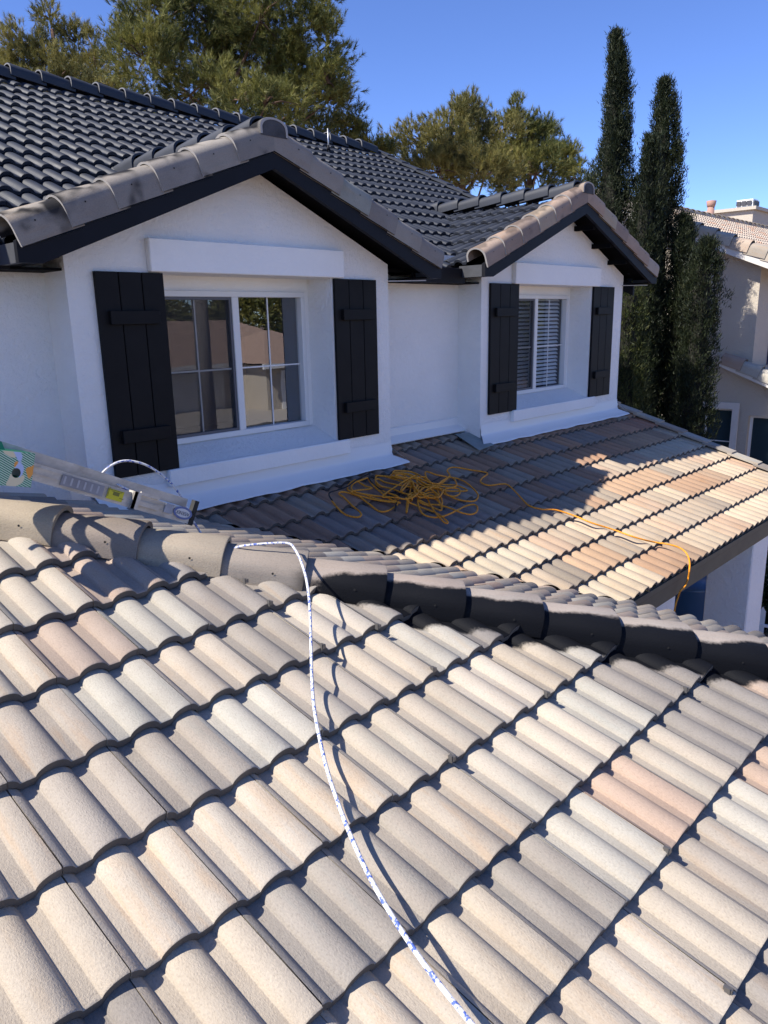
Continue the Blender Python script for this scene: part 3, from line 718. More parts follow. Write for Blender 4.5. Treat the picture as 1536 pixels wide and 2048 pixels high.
for nm, y0, sgn in (('near', 0, 1), ('far', .36, -1)):
    y1 = y0+.003*sgn; yf = y0+.028*sgn; ys = sorted((y0, y1)); yq = sorted((y0, yf))
    lb('rail', [((-LEN, ys[0], 0), (0, ys[1], RH)), ((-LEN, yq[0], -.003), (0, yq[1], 0)), ((-LEN, yq[0], RH), (0, yq[1], RH+.003)),
                ((-LEN, y0-.004*sgn if sgn > 0 else y0, .026), (0, y0 if sgn > 0 else y0+.004, .029)), ((-LEN, y0-.004*sgn if sgn > 0 else y0, .055), (0, y0 if sgn > 0 else y0+.004, .052))], ALU, lad)
# fly section nested above
for y0, sgn in ((.060, 1), (.300, -1)):
    ys = sorted((y0, y0+.003*sgn)); yq = sorted((y0, y0+.024*sgn))
    lb('fly_rail', [((-LEN, ys[0], .070), (-.01, ys[1], .108)), ((-LEN, yq[0], .108), (-.01, yq[1], .111))], ALU, lad)
for k in range(4):
    x = -.16-.3*k; b = MB(); b.tube([ML @ Vector((x, .004, .045)), ML @ Vector((x, .356, .045))], .016, 8); b.build('rung', ALU, lad, True)
for y0 in (-.004, .345):
    lb('end_cap', [((-.012, y0, -.006), (.012, y0+.030, RH+.052))], plain('black_rubber', (.012, .012, .012, 1), .7), lad)
lb('bracket', [((-.335, -.022, -.004), (-.318, .03, RH+.012)), ((-.335, -.022, -.004), (-.30, -.006, RH+.012))], ALU, lad)
lb('hook_plate', [((-.30, -.012, .018), (-.19, -.004, .040)), ((-.30, -.012, .066), (-.20, -.004, .080))], ALU, lad)
lb('grey_sticker', [((-.66, -.0068, .010), (-.47, -.0045, .057))], plain('grey_label', (.24, .24, .26, 1), .5, 0, (200, .1, .001), var=.3), lad)
for k in range(6): lb('print_line', [((-.65+.03*k, -.0074, .018), (-.642+.03*k, -.0069, .050))], plain('grey_print', (.36, .36, .38, 1), .5), lad)
lb('yellow_sticker', [((-.450, -.0068, .010), (-.375, -.0045, .055))], plain('yellow_label', (.52, .46, .02, 1), .5, 0, None, var=.1), lad)
for (a, b_, c, d_) in ((-.445, -.380, .050, .053), (-.448, -.445, .02, .06), (-.425, -.395, .030, .045), (-.435, -.385, .045, .047), (-.39, -.37, .022, .025)):
    lb('print_line', [((a, -.0074, c), (b_, -.0069, d_))], plain('sticker_print', (.16, .15, .02, 1), .5), lad)
lb('worn_label', [((-.16, -.0068, .020), (-.115, -.0045, .064))], plain('worn_blue_label', (.30, .31, .34, 1), .5, var=.4), lad)
ov = MB(); n = 28
for (rx, rz, yy, mi) in ((.052, .030, -.0072, 0), (.041, .020, -.0080, 1)):
    ov.add([ML @ Vector((-.060+rx*math.cos(2*math.pi*i/n), yy, .040+rz*math.sin(2*math.pi*i/n))) for i in range(n)], [tuple(range(n))], mi)
ov.build('oval_badge', [plain('badge_blue', (.10, .14, .30, 1), .4), plain('badge_silver', (.55, .55, .55, 1), .4)], lad)
Mt = ML @ Matrix.Translation((-.060, -.0084, .040)) @ Matrix.Rotation(math.pi/2, 4, 'X') @ Matrix.Rotation(math.pi, 4, 'Z')
add_text('badge_lettering', 'WERNER', .024, Mt, plain('badge_ink', (.05, .06, .10, 1), .5), lad, .78)
base(lad, pB)
# carton on the ladder
def carton_mat():
    M = Mat('printed_green_card', rough=.45)
    co = M.coord('pos'); sp = M.n('ShaderNodeSeparateXYZ'); M.l(co, sp.inputs[0])
    st = M.math('SINE', M.math('MULTIPLY', M.math('ADD', sp.outputs[0], M.math('MULTIPLY', sp.outputs[2], 1.2)), 520.))
    grn = (.005, .19, .085, 1)
    c = M.mix(M.ramp(st, .1, .35), grn, (.52, .62, .52))
    big = M.noise(13., 1, .3, coord='pos', dist=.4)
    c = M.mix(M.ramp(big, .64, .66), c, (.66, .58, .38)); c = M.mix(M.ramp(M.noise(17., 1, .3, coord='pos'), .63, .65), c, (.72, .30, .05))
    c = M.mix(M.ramp(M.noise(11., 1, .2, coord='pos', vec=M.scaled(co, (1.3, 1, 1.1))), .66, .68), c, (.42, .50, .72))
    M.col(c); return M.m
bx = thing('drink_carton', 'crumpled green patterned cardboard carton resting on the ladder', 'carton')
cA = hit(62, 975, (0, 1, 0), -1.905); cT = hit(62, 907, (0, 1, 0), -1.905); hB = (cT-cA).length
MBx = Matrix(((-dirL.x, 0, upL.x, cA.x), (0, 1, 0, cA.y), (-dirL.z, 0, upL.z, cA.z), (0, 0, 0, 1))) @ Matrix.Rotation(-.20, 4, 'Y')
def cb(name, vs, fs, mat): return mesh_obj(name, [MBx @ Vector(v) for v in vs], fs, mat, bx)
Lb = .30; Db = .20; hole = [(-.062+.017*math.cos(a*math.pi/8), -.0, .052+.019*math.sin(a*math.pi/8)) for a in range(16)]
# front face with a round hand hole
vs = [(-Lb, 0, 0), (0, 0, 0), (.002, .0, hB), (-Lb, .0, hB)]+hole; bm = bmesh.new()
bv = [bm.verts.new(MBx @ Vector(v)) for v in vs]
es = [bm.edges.new((bv[i], bv[(i+1) % 4])) for i in range(4)]+[bm.edges.new((bv[4+i], bv[4+(i+1) % 16])) for i in range(16)]
bmesh.ops.triangle_fill(bm, use_beauty=True, edges=es); me = bpy.data.meshes.new('front_panel'); bm.to_mesh(me); bm.free(); me.materials.append(carton_mat())
o = bpy.data.objects.new('front_panel', me); COL.objects.link(o); o.parent = bx
GRN = plain('green_card', (.006, .12, .06, 1), .4, 0, (30, .2, .003), var=.2)
cb('side_panel', [(0, 0, 0), (.012, Db*.5, -.004), (0, Db, 0), (0, Db, hB), (.014, Db*.5, hB-.004), (.002, 0, hB)], [(0, 1, 4, 5), (1, 2, 3, 4)], GRN)
cb('top_panel', [(-Lb, 0, hB), (.002, 0, hB), (.014, Db*.5, hB-.008), (0, Db, hB), (-Lb, Db, hB+.01)], [(0, 1, 2, 3, 4)], GRN)
cb('back_panel', [(-Lb, Db, 0), (0, Db, 0), (0, Db, hB), (-Lb, Db, hB)], [(0, 1, 2, 3)], GRN)
cb('bottom_panel', [(-Lb, 0, 0), (0, 0, 0), (0, Db, 0), (-Lb, Db, 0)], [(0, 1, 2, 3)], GRN)
dots = MB()
for (a, b_) in ((.2, .2), (.62, .15), (.3, .42), (.75, .45), (.22, .68), (.6, .72), (.8, .88), (.4, .9)):
    c0 = Vector((.0085+.003*(1-abs(a-.5)*2), Db*a, hB*b_)); r = .0055
    dots.add([MBx @ (c0+Vector((.002, r*math.cos(t*math.pi/4), r*math.sin(t*math.pi/4)))) for t in range(8)], [tuple(range(8))])
dots.build('white_dots', plain('white_print', (.6, .65, .6, 1), .5), bx)
cb('torn_flap', [(-.16, .02, hB), (-.10, .03, hB), (-.105, .06, hB+.03), (-.155, .05, hB+.035)], [(0, 1, 2, 3)], GRN)
base(bx, MBx @ Vector((-.2, .1, 0)))

def rope_mat(name, a, b, scale, lo=.5, hi=.56, rough=.7):
    M = Mat(name, rough=rough); f = M.noise(scale, 2, .6, coord='pos'); M.col(M.mix(M.ramp(f, lo, hi), a, b)); M.bump(M.noise(scale*3, 2, .5, coord='pos'), .5, .002); return M.m
WR = rope_mat('white_blue_rope', (.62, .61, .60), (.07, .12, .40), 75., .52, .60)
wr = [(u, v, h) for u, v, h in ((540,1083,.120),(560,1084,.125),(577,1087,.128),(590,1099,.125),(603,1125,.118),(614,1165,.112),(620,1220,.090),(622,1290,.060),(624,1360,.036),(629,1420,.024),
      (640,1480,.022),(656,1545,.022),(676,1605,.026),(700,1668,.034),(730,1735,.045),(765,1800,.055),(812,1875,.062),(870,1957,.066),(945,2050,.07),(1010,2125,.06),(1090,2230,.04))]
pts = [Fhit(u, v, h) for u, v, h in wr]
pts[0] = pts[2]+Vector((-.13, .16, -.035)); pts[1] = pts[2]+Vector((-.055, .06, .002))
pre = []
for (u, v, yy) in ((190, 975, -1.45), (205, 946, -1.47), (232, 926, -1.5), (262, 922, -1.52), (300, 934, -1.55), (340, 964, -1.58), (366, 1000, -1.60), (380, 1032, -1.62)): pre.append(hit(u, v, (0, 1, 0), yy))
pre.append(Vector((-.22, -1.66, Gz(-.22)+.03))); pre.append(Vector((-.30, -1.88, Gz(-.3)+.05))); pre.append(Vector((-.36, -1.98, Gz(-.36)+.085)))
pts[0] = pts[2]+Vector((-.14, .15, 0)); pts[0].z = Gz(pts[0].x)+.055; pre[-1] = pts[0]+Vector((-.03, .10, 0)); pre[-1].z = Gz(pre[-1].x)+.014; pre[-2] = pts[0]+Vector((0, .30, 0)); pre[-2].z = Gz(pre[-2].x)+.014
allp = catmull(pre+pts, 8); rad = [.0058+.0022*max(0, min(1, (i-len(pre)*8-50)/110)) for i in range(len(allp))]
wro = MB().tube(allp, rad, 8).build('white_rope', WR, None, True)
tag(wro, 'thick white and blue flecked rope running over the hip and down the pale tiles', 'rope')
tailw = MB().tube(catmull([hit(198, 960, (0,1,0), -1.62), hit(222, 962, (0,1,0), -1.7), hit(240, 972, (0,1,0), -1.8), hit(300, 1000, (0, 1, 0), -1.80), hit(345, 1020, (0,1,0), -1.78)], 5), .006, 6).build('short_white_cord', WR, None, True)
tag(tailw, 'short end of white cord threaded between the two ladder rails', 'cord')

# yellow rope: traced loops lie on the lower roof
YR = rope_mat('yellow_rope', (.88, .33, .010), (.36, .12, .008), 150., .50, .62, .6)
def Z3(x, y): return (600+x/3.84, 860+y/3.84)
def Z1(x, y): return (1000+x/3.84, 800+y/3.84)
loops = [
 [(245,545),(290,600),(350,650),(430,670),(470,655),(455,625),(400,580),(340,520),(300,490),(320,475),(380,485),(450,510),(520,560),(600,620),(660,625),(720,595),(745,560),(640,540),(560,520),(480,490),(400,475),(365,455),(375,420),(420,385),(450,400),(500,430),(550,450)],
 [(400,470),(440,500),(600,540),(770,560),(690,530),(600,460),(540,400),(520,370),(470,385),(410,410),(395,450),(430,480),(540,500),(680,520),(745,540),(750,510),(640,470),(590,420),(580,370),(600,350),(660,360),(760,390),(850,420)],
 [(715,325),(800,315),(880,330),(960,375),(1020,420),(1060,470),(1065,500),(1020,520),(940,500),(870,450),(850,400),(800,380),(720,360),(720,335),(790,330),(870,350),(930,400),(1000,440),(1100,465),(1220,470),(1285,462),(1200,425),(1110,420),(1000,405),(920,380)],
 [(590,350),(680,360),(780,375),(860,400),(910,430),(870,440),(800,430),(740,420),(650,400),(600,375),(580,390),(620,430),(700,450),(780,480),(870,505),(960,520),(1040,530),(1085,575),(1090,540),(1060,490),(1000,480),(920,500),(880,450),(860,400)],
 [(820,630),(822,560),(840,520),(900,480),(940,445),(915,440),(910,470),(960,490),(985,540),(1010,590),(1060,660),(1110,710),(1135,712),(1120,690),(1050,640),(960,605),(880,575),(830,550),(815,520),(850,545),(860,530),(830,500)],
 [(905,480),(905,560),(925,620),(960,655),(1040,672),(1120,655),(1200,620),(1270,585),(1330,572),(1362,590),(1355,630),(1310,648),(1240,635),(1150,600),(1060,575),(980,570),(920,540),(930,560),(1000,585),(1090,600)],
 [(960,335),(1050,345),(1130,360),(1200,370),(1270,400),(1330,450),(1368,500),(1350,540),(1290,548),(1200,530),(1130,495),(1110,460),(1160,445),(1220,455),(1225,490),(1180,510),(1110,490),(1060,440),(1000,430),(940,400),(880,360)],
 [(1040,415),(1100,385),(1150,360),(1190,385),(1200,430),(1140,440),(1060,430),(980,420),(900,380),(830,345),(740,330),(700,350),(760,370),(850,375)],
 [(780,470),(790,430),(840,400),(900,420),(880,470),(920,520),(1000,500),(1060,520),(1100,460),(1050,445),(960,440),(890,500),(860,520),(800,530),(750,520),(690,515),(640,500)],
 [(880,350),(900,400),(970,440),(1040,480),(1060,515),(1000,520),(930,490),(880,440),(860,395),(800,350),(760,340),(730,350),(790,362),(870,372),(950,360),(990,390),(1020,430),(960,470)],
]
yp = []
for i, lp in enumerate(loops):
    for j, (a, b_) in enumerate(lp):
        hgt = .012+.010*i*(.5 if i < 5 else .35)+.008*math.sin(j*1.7+i)
        if 700 < a < 1100 and b_ < 540: hgt += .022
        yp.append(Lhit(*Z3(a, b_), max(.010, hgt)))
tail = [(1040,440,.03),(1100,400,.03),(1150,350,.02),(1130,310,.014),(1180,286,.012),(1300,305,.012),(1438,330,.014),(1400,368,.012),(1388,400,.01),(1450,425,.012)]
yp += [Lhit(*Z3(a, b_), h) for a, b_, h in tail]
y2 = [(10,645,.012),(60,652,.012),(110,695,.012),(170,760,.012),(230,815,.014),(330,840,.013),(430,845,.013),(560,885,.012),(700,942,.030),(860,992,.014),(1000,1042,.040),(1100,1072,.034),(1190,1092,.012),(1300,1110,.045),(1380,1135,.05),(1430,1175,.04)]
yp += [Lhit(*Z1(a, b_), h) for a, b_, h in y2]
pe = Lhit(*Z1(1455, 1235), .012); yp.append(pe)
for (a, b_, dy) in ((1455,1300,-.03), (1445,1370,-.02), (1420,1430,-.02), (1388,1462,-.02), (1365,1520,.0), (1345,1590,.0), (1325,1700,.0), (1290,1850,0.)): yp.append(hit(*Z1(a, b_), (0, 1, 0), pe.y-.02+dy))
yro = MB().tube(catmull(yp, 5), .0078, 6).build('yellow_rope', YR, None, True)
tag(yro, 'tangled yellow rope heaped on the shaded tiles, its tail running over the eave', 'rope')
bk = [(220,500),(230,480),(290,460),(370,430),(440,380),(520,340),(540,330),(530,370),(580,430),(680,480),(760,470),(755,520),(735,580),(730,620),(740,560),(700,500),(810,450),(900,430),(1000,400),(1100,350)]
bko = MB().tube(catmull([Lhit(*Z3(a, b_), .016+.012*math.sin(i*2.1)**2) for i, (a, b_) in enumerate([(250,545),(225,505)]+bk[1:])], 5), .0062, 6).build('black_cord', plain('black_cord', (.008,.008,.008,1), .6), None, True)
tag(bko, 'thin black cord lying among the coils of yellow rope', 'cord')

# ================================================================== vegetation
def blades(name, P, D, L, Wd, mat, parent, seed=0, bend=0.):
    r = np.random.default_rng(seed); n = len(P)
    D = D/np.linalg.norm(D, axis=1, keepdims=True); R = r.normal(size=(n, 3)); Sd = np.cross(D, R); Sd /= np.linalg.norm(Sd, axis=1, keepdims=True)+1e-9
    V = np.empty((n, 3, 3)); V[:, 0] = P-Sd*Wd[:, None]/2; V[:, 1] = P+Sd*Wd[:, None]/2; V[:, 2] = P+D*L[:, None]
    me = bpy.data.meshes.new(name); me.vertices.add(n*3); me.vertices.foreach_set('co', V.astype(np.float32).ravel())
    me.loops.add(n*3); me.loops.foreach_set('vertex_index', np.arange(n*3, dtype=np.int32)); me.polygons.add(n)
    me.polygons.foreach_set('loop_start', np.arange(0, n*3, 3, dtype=np.int32)); me.update(calc_edges=True); me.validate()
    me.materials.append(mat); o = bpy.data.objects.new(name, me); COL.objects.link(o)
    if parent: o.parent = parent
    return o
def leaf_mat(name, a, b, c, scale=1.3):
    M = Mat(name, rough=.6, spec=.3); nt = M.nt; out = nt.nodes['Material Output']
    isl = M.n('ShaderNodeNewGeometry').outputs['Random Per Island']; f = M.noise(scale, 3, .6, coord='pos')
    k = M.mix(M.ramp(f, .38, .64, 0, 1, True), a, b); k = M.mix(M.ramp(isl, .62, 1., 0, .8), k, c); k = M.mix(M.ramp(isl, .25, .0, 0, .7), k, tuple(x*.5 for x in a)); M.col(k)
    tl = M.n('ShaderNodeBsdfTranslucent'); M.l(k, tl.inputs[0]); mx = M.n('ShaderNodeMixShader'); mx.inputs[0].default_value = .25
    M.l(M.b.outputs[0], mx.inputs[1]); M.l(tl.outputs[0], mx.inputs[2]); M.l(mx.outputs[0], out.inputs['Surface']); return M.m
PINE = leaf_mat('pine_needles', (.055, .075, .020), (.20, .20, .045), (.30, .26, .08), .7)
PINE2 = leaf_mat('pine_needles_olive', (.08, .09, .028), (.24, .22, .06), (.34, .27, .10), .7)
CYP = leaf_mat('cypress_scales', (.009, .016, .006), (.020, .030, .011), (.050, .055, .020), 1.6)
BARK = plain('pine_bark', (.10, .06, .04, 1), .95, 0, (18, .8, .03), var=.4)
def pine(name, label, depth, ells, trunk, mat, seed, dens=150., group='pines behind the roof', limbs=True, nl=.19, nw=.014):
    """ells: crown lobes as (u, v, half width px, half height px, depth offset m)"""
    r = np.random.default_rng(seed); t = thing(name, label, 'tree', group); P = []; D = []; L = []
    mbt = MB(); tb = atd(trunk[0], trunk[1], depth); gx_, gy_ = tb.x, tb.y
    top = Vector((gx_, gy_, tb.z)); trunkp = [Vector((gx_+.5*math.sin(i*.9+seed)*.25*(i/6), gy_, GZ+(top.z-GZ)*i/6)) for i in range(7)]
    mbt.tube(trunkp, [.26*(1-.75*i/6) for i in range(7)], 8)
    for (u, v, ru, rv, dz) in ells:
        c = np.array(atd(u, v, depth+dz)); k = (depth+dz)/FPX; a, b_ = ru*k, rv*k
        # the lobe is a cluster of twig sprays
        n = int(dens*1.65*max(.35, a*b_*1.9)); kc = max(4, n//20); q = r.normal(size=(kc, 3)); q /= np.linalg.norm(q, axis=1, keepdims=True); rad_ = r.uniform(.15, 1.0, kc)**.42
        jag = 1+.20*np.sin(q[:, 0]*7+seed)*np.sin(q[:, 2]*6+1.3*seed)+.13*r.normal(size=kc); q = q*(rad_*jag)[:, None]; q = q[r.integers(0, kc, n)]
        cen = c+q[:, 0:1]*a*CR+q[:, 1:2]*(a*.9)*CF+q[:, 2:3]*b_*np.array([0, 0, 1.])
        cen = cen+r.normal(size=(n, 3))*np.array([.15, .15, .13])*(a+b_)**.3
        out = (cen-c); out /= np.linalg.norm(out, axis=1, keepdims=True)+1e-9
        if limbs:
            ang = Vector(c)-Vector((gx_, gy_, max(GZ+1.5, c[2]-1.6))); s_ = Vector((gx_, gy_, max(GZ+1.5, min(top.z-.2, c[2]-1.6))))
            mbt.tube(catmull([s_, s_+ang*.45+Vector((0, 0, -.15)), Vector(c)], 4), [.085*(1-.8*i/8) for i in range(9)], 5)
            for i in r.choice(n, min(n, 7), replace=False): mbt.tube([Vector(c), (Vector(c)+Vector(cen[i]))/2+Vector((0,0,.08)), Vector(cen[i])], [.03, .02, .006], 4)
        # each spray: a short shoot with needles around it
        m_ = 30; sh = out*.55+np.array([0, 0, .55])+r.normal(size=(n, 3))*.35; sh /= np.linalg.norm(sh, axis=1, keepdims=True)
        f = np.repeat(np.arange(n), m_); s = r.uniform(0, .18, n*m_)
        P.append(cen[f]+sh[f]*s[:, None]); dd = sh[f]*.95+r.normal(size=(n*m_, 3))*.42; D.append(dd); L.append(r.uniform(.65, 1.15, n*m_)*nl)
    P = np.concatenate(P); D = np.concatenate(D); L = np.concatenate(L)
    mbt.build('trunk', BARK, t, True); blades('crown', P, D, L, np.full(len(P), nw)*rng.uniform(.7, 1.3, len(P)), mat, t, seed)
    return base(t, (gx_, gy_, GZ))
pine('pine_tree', 'tall dense pine rising behind the ridge above the left dormer', 21, [
  (330,40,95,75,0),(290,120,70,75,-1),(420,30,100,80,1),(400,120,95,70,.5),(520,40,85,75,-.5),(600,60,70,70,0),(655,90,45,55,.3),(500,130,90,75,1.5),(590,150,85,75,.6),
  (655,165,42,50,0),(380,190,85,45,-.3),(480,200,70,50,-1.5),(530,210,60,45,-1.8),(610,215,75,50,1.2),(330,-60,110,70,0),(480,-70,130,80,0),(600,-40,60,60,.5),(450,-160,120,80,0),(655,205,30,32,1),(250,70,34,44,.5),(570,260,60,40,.5)], (432, -60), PINE, 3, 170)
pine('pine_tree', 'small lighter pine at the far left behind the ridge', 25, [
  (50,95,34,50,0),(95,120,40,55,0),(35,145,42,38,.5),(100,40,20,42,.4),(120,165,60,50,-.5),(165,140,42,40,.5),(190,110,24,40,0),(150,85,24,34,.6),(215,190,55,48,-.8),(60,185,60,40,.5),(20,190,40,30,0),(250,225,60,40,-1)], (110, 60), PINE2, 5, 190)
pine('pine_tree', 'low pine showing right of the vent pipe, behind the black ridge', 24, [
  (700,255,34,30,0),(735,285,30,22,0),(690,290,50,28,.6),(760,298,18,14,0),(640,270,40,36,1)], (700, 270), PINE, 8, 190)
pine('pine_tree', 'broad olive pine between the two dormers, brownish twigs inside', 26, [
  (935,215,22,26,0),(900,255,50,40,0),(850,285,52,38,.5),(830,320,34,26,0),(955,250,44,44,1),(925,310,75,48,-.5),(985,285,45,60,0),(880,345,80,34,-1),(970,350,70,38,-1.4),(890,300,40,40,-1)], (930, 235), PINE2, 13, 190)
pine('pine_tree', 'dark pine right of the olive one, behind the right dormer roof', 27, [
  (1030,235,26,26,0),(1062,260,38,44,0),(1090,290,34,44,.4),(1040,300,55,50,1),(1115,330,44,34,0),(1070,350,70,36,-.6),(1150,350,30,24,0),(1020,350,60,38,-1),(1160,365,26,18,-.5)], (1060, 250), PINE, 17, 190)
def cypress(label, tip, w, depth, seed, vb=900, mat=None, lean=0., cut=None):
    """tip: photo pixel of the point; w: list of (v, half width px)"""
    r = np.random.default_rng(seed); t = thing('cypress_tree', label, 'tree', 'cypresses beside the neighbouring house')
    T0 = np.array(atd(tip[0], tip[1], depth)); k = depth/FPX; zs = []; rs = []
    for v, hw in w: zs.append(atd(tip[0], v, depth).z); rs.append(hw*k)
    H_ = T0[2]-GZ; n = int(15000*H_/9*max(.6, max(rs)/.45)); kc = n//11; z = GZ+.2+(H_-.2)*r.uniform(0, 1, kc)**.92
    rr = np.interp(-z, [-a for a in zs], rs); ang = r.uniform(0, 2*math.pi, kc)
    lob = 1+.16*np.sin(ang*4+z*1.1+seed)+.12*np.sin(ang*7-z*2.3)+.10*np.sin(z*5.1+ang*2+seed)
    rad_ = .97*rr*lob*(r.uniform(.35, 1, kc)**.35)*(1+.22*np.abs(r.normal(size=kc))*(r.random(kc) < .3))
    ax = T0[0]+lean*(z-T0[2])+.06*np.sin(z*1.3+seed); ay = T0[1]+.05*np.sin(z*1.7+seed)
    P = np.stack([ax+rad_*np.cos(ang), ay+rad_*np.sin(ang), z], 1)
    ii = r.integers(0, kc, n); P = P[ii]+r.normal(size=(n, 3))*np.array([.03, .03, .11]); P[:, 2] = np.minimum(P[:, 2], T0[2]-.12*r.random(n)); ang = ang[ii]
    D = np.stack([np.cos(ang)*.35, np.sin(ang)*.35, np.ones(n)], 1)+r.normal(size=(n, 3))*.28
    f = np.repeat(np.arange(n), 5); P2 = P[f]+r.normal(size=(n*5, 3))*.028; D2 = D[f]+r.normal(size=(n*5, 3))*.35
    blades('crown', P2, D2, r.uniform(.04, .095, n*5), np.full(n*5, .015), mat or CYP, t, seed)
    # dark twiggy heart so that the column is not see-through
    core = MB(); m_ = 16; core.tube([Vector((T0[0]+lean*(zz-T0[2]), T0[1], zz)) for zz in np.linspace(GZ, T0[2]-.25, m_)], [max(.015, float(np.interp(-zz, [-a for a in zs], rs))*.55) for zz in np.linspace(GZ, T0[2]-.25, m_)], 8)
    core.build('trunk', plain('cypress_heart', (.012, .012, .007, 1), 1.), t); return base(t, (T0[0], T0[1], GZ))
cypress('tallest cypress, thin pointed top beside the right dormer', (1237, 62), [(62,1),(100,11),(200,22),(300,27),(350,44),(520,56),(900,58)], 13.4, 21)
cypress('thick pointed cypress, second tallest of the row', (1333, 158), [(158,1),(200,17),(300,30),(420,37),(560,44),(900,50)], 13.6, 22)
cypress('narrow cypress with ragged top between the two tallest', (1300, 272), [(272,5),(320,15),(400,26),(600,38),(900,42)], 13.2, 23)
cypress('short cypress with a thin gap, left of the tallest at the dormer edge', (1262, 560), [(270,3),(600,30),(700,36),(900,36)], 12.4, 24, mat=leaf_mat('cypress_sunlit', (.022, .034, .009), (.055, .07, .018), (.10, .10, .03), 1.8))  # sunlight on this cypress is put into its lighter greens
cypress('shortest cypress at the right, against the tan wall', (1412, 478), [(478,8),(520,24),(580,33),(700,34),(820,36),(900,36)], 12.9, 25)
cypress('middle cypress behind the shortest one, top lost among the others', (1372, 430), [(430,6),(500,20),(600,28),(900,36)], 13.6, 26)
def shrub(label, c, rx, rz, seed, mat, n=1500, name='shrub'):
    r = np.random.default_rng(seed); t = thing(name, label, 'bush'); q = r.normal(size=(n, 3)); q /= np.linalg.norm(q, axis=1, keepdims=True); q *= r.uniform(.3, 1, n)[:, None]**.4
    P = np.array(c)+q*np.array([rx, rx, rz])*(1+.15*np.sin(q[:, 0:1]*9)); f = np.repeat(np.arange(n), 5)
    blades('foliage', P[f]+r.normal(size=(n*5, 3))*.04, q[f]+r.normal(size=(n*5, 3))*.8, r.uniform(.05, .12, n*5), np.full(n*5, .035), mat, t, seed)
    b = MB()
    for i in range(5): b.tube([Vector((c[0], c[1], GZ)), Vector(P[i])], [.03, .008], 5)
    b.build('stem', BARK, t); return base(t, (c[0], c[1], GZ))
SHR = leaf_mat('shrub_leaves', (.02, .035, .012), (.05, .07, .02), (.08, .09, .03), 3.)

# ================================================================== tan neighbour house
NX = 14.0; nb = thing('tan_house', 'tan stucco two storey neighbour house with pale tiled roof behind the cypresses', 'house')
def NB(o): o.parent = nb; return o
ny0 = .33; ry_, rz_ = 3.95, 3.117+.407*(3.95-1.518); nz = lambda y: rz_-.407*abs(y-ry_)
zt = lambda y: nz(y)-.20
# gable wall facing the white house, with two lower window openings
v = []; f = []
def q(*p): n = len(v); v.extend(p); f.append(tuple(range(n, n+len(p))))
X = NX; w1 = (.62, 1.75, -1.75, -.36); w2 = (-1.15, .30, -2.6, -.47)      # (y0, y1, z0, z1)
q((X,8.2,GZ),(X,w1[1],GZ),(X,w1[1],zt(w1[1])),(X,ry_,zt(ry_)),(X,8.2,zt(8.2)))
q((X,w1[1],GZ),(X,w1[0],GZ),(X,w1[0],w1[2]),(X,w1[1],w1[2])); q((X,w1[1],w1[3]),(X,w1[0],w1[3]),(X,w1[0],zt(w1[0])),(X,w1[1],zt(w1[1])))
q((X,w1[0],GZ),(X,ny0,GZ),(X,ny0,zt(ny0)),(X,w1[0],zt(w1[0])))
q((X,ny0,w2[3]),(X,-2.2,w2[3]),(X,-2.2,-.35),(X,ny0,.52)); q((X,ny0,GZ),(X,w2[1],GZ),(X,w2[1],w2[3]),(X,ny0,w2[3])); q((X,w2[1],GZ),(X,w2[0],GZ),(X,w2[0],w2[2]),(X,w2[1],w2[2])); q((X,w2[0],GZ),(X,-2.2,GZ),(X,-2.2,w2[3]),(X,w2[0],w2[3]))
for (a, b_, c, d) in (w1, w2):
    dp = .22
    q((X,a,c),(X+dp,a,c),(X+dp,a,d),(X,a,d)); q((X,b_,d),(X+dp,b_,d),(X+dp,b_,c),(X,b_,c)); q((X,a,d),(X+dp,a,d),(X+dp,b_,d),(X,b_,d)); q((X,b_,c),(X+dp,b_,c),(X+dp,a,c),(X,a,c))
q((X,ny0,.3),(30,ny0,.3),(30,ny0,zt(ny0)),(X,ny0,zt(ny0))); q((X,-2.2,GZ),(30,-2.2,GZ),(30,-2.2,-.35),(X,-2.2,-.35))
NB(mesh_obj('wall', v, f, MT['tan']))
tr = MB(); a, b_, c, d = w1; e = .13
for bb in (((X-.03, a-e, c-e), (X-.001, b_+e, c)), ((X-.03, a-e, d), (X-.001, b_+e, d+e)), ((X-.03, a-e, c), (X-.001, a, d)), ((X-.03, b_, c), (X-.001, b_+e, d))): tr.box(*bb)
NB(tr.build('window_trim', MT['tan_trim']))
BL = plain('teal_tinted_glass', (.03, .05, .06, 1), .12, 0, None, .6)
for nm, (a, b_, c, d) in (('a', w1), ('b', w2)):
    wn = empty('window', (0, 0, 0), nb)
    MB().box((X+.15, a+.04, c+.04), (X+.16, b_-.04, d-.04)).build('pane', BL, wn)
    fr = MB()
    for bb in (((X+.12, a, c), (X+.17, b_, c+.05)), ((X+.12, a, d-.05), (X+.17, b_, d)), ((X+.12, a, c+.05), (X+.17, a+.05, d-.05)), ((X+.12, b_-.05, c+.05), (X+.17, b_, d-.05)), ((X+.12, (a+b_)/2-.02, c+.05), (X+.145, (a+b_)/2+.02, d-.05))): fr.box(*bb)
    if nm == 'a': fr.box((X+.125, a+.05, (c+d)/2-.01), (X+.145, (a+b_)/2-.02, (c+d)/2+.01))
    fr.build('frame', MT['vinyl'], wn)
    if nm == 'a':
        for k in range(18): MB().box((X+.19, a+.05, c+.06+k*.07), (X+.21, b_-.05, c+.10+k*.07)).build('blind_slat', MT['blind'], wn)
wp = hit(1537, 690, (0, 1, 0), ny0)
MB().box((wp.x-.02, ny0-.03, wp.z-.45), (wp.x+1.2, ny0-.001, wp.z+.45)).build('upper_window', plain('navy_glass', (.02,.03,.08,1), .2), nb)
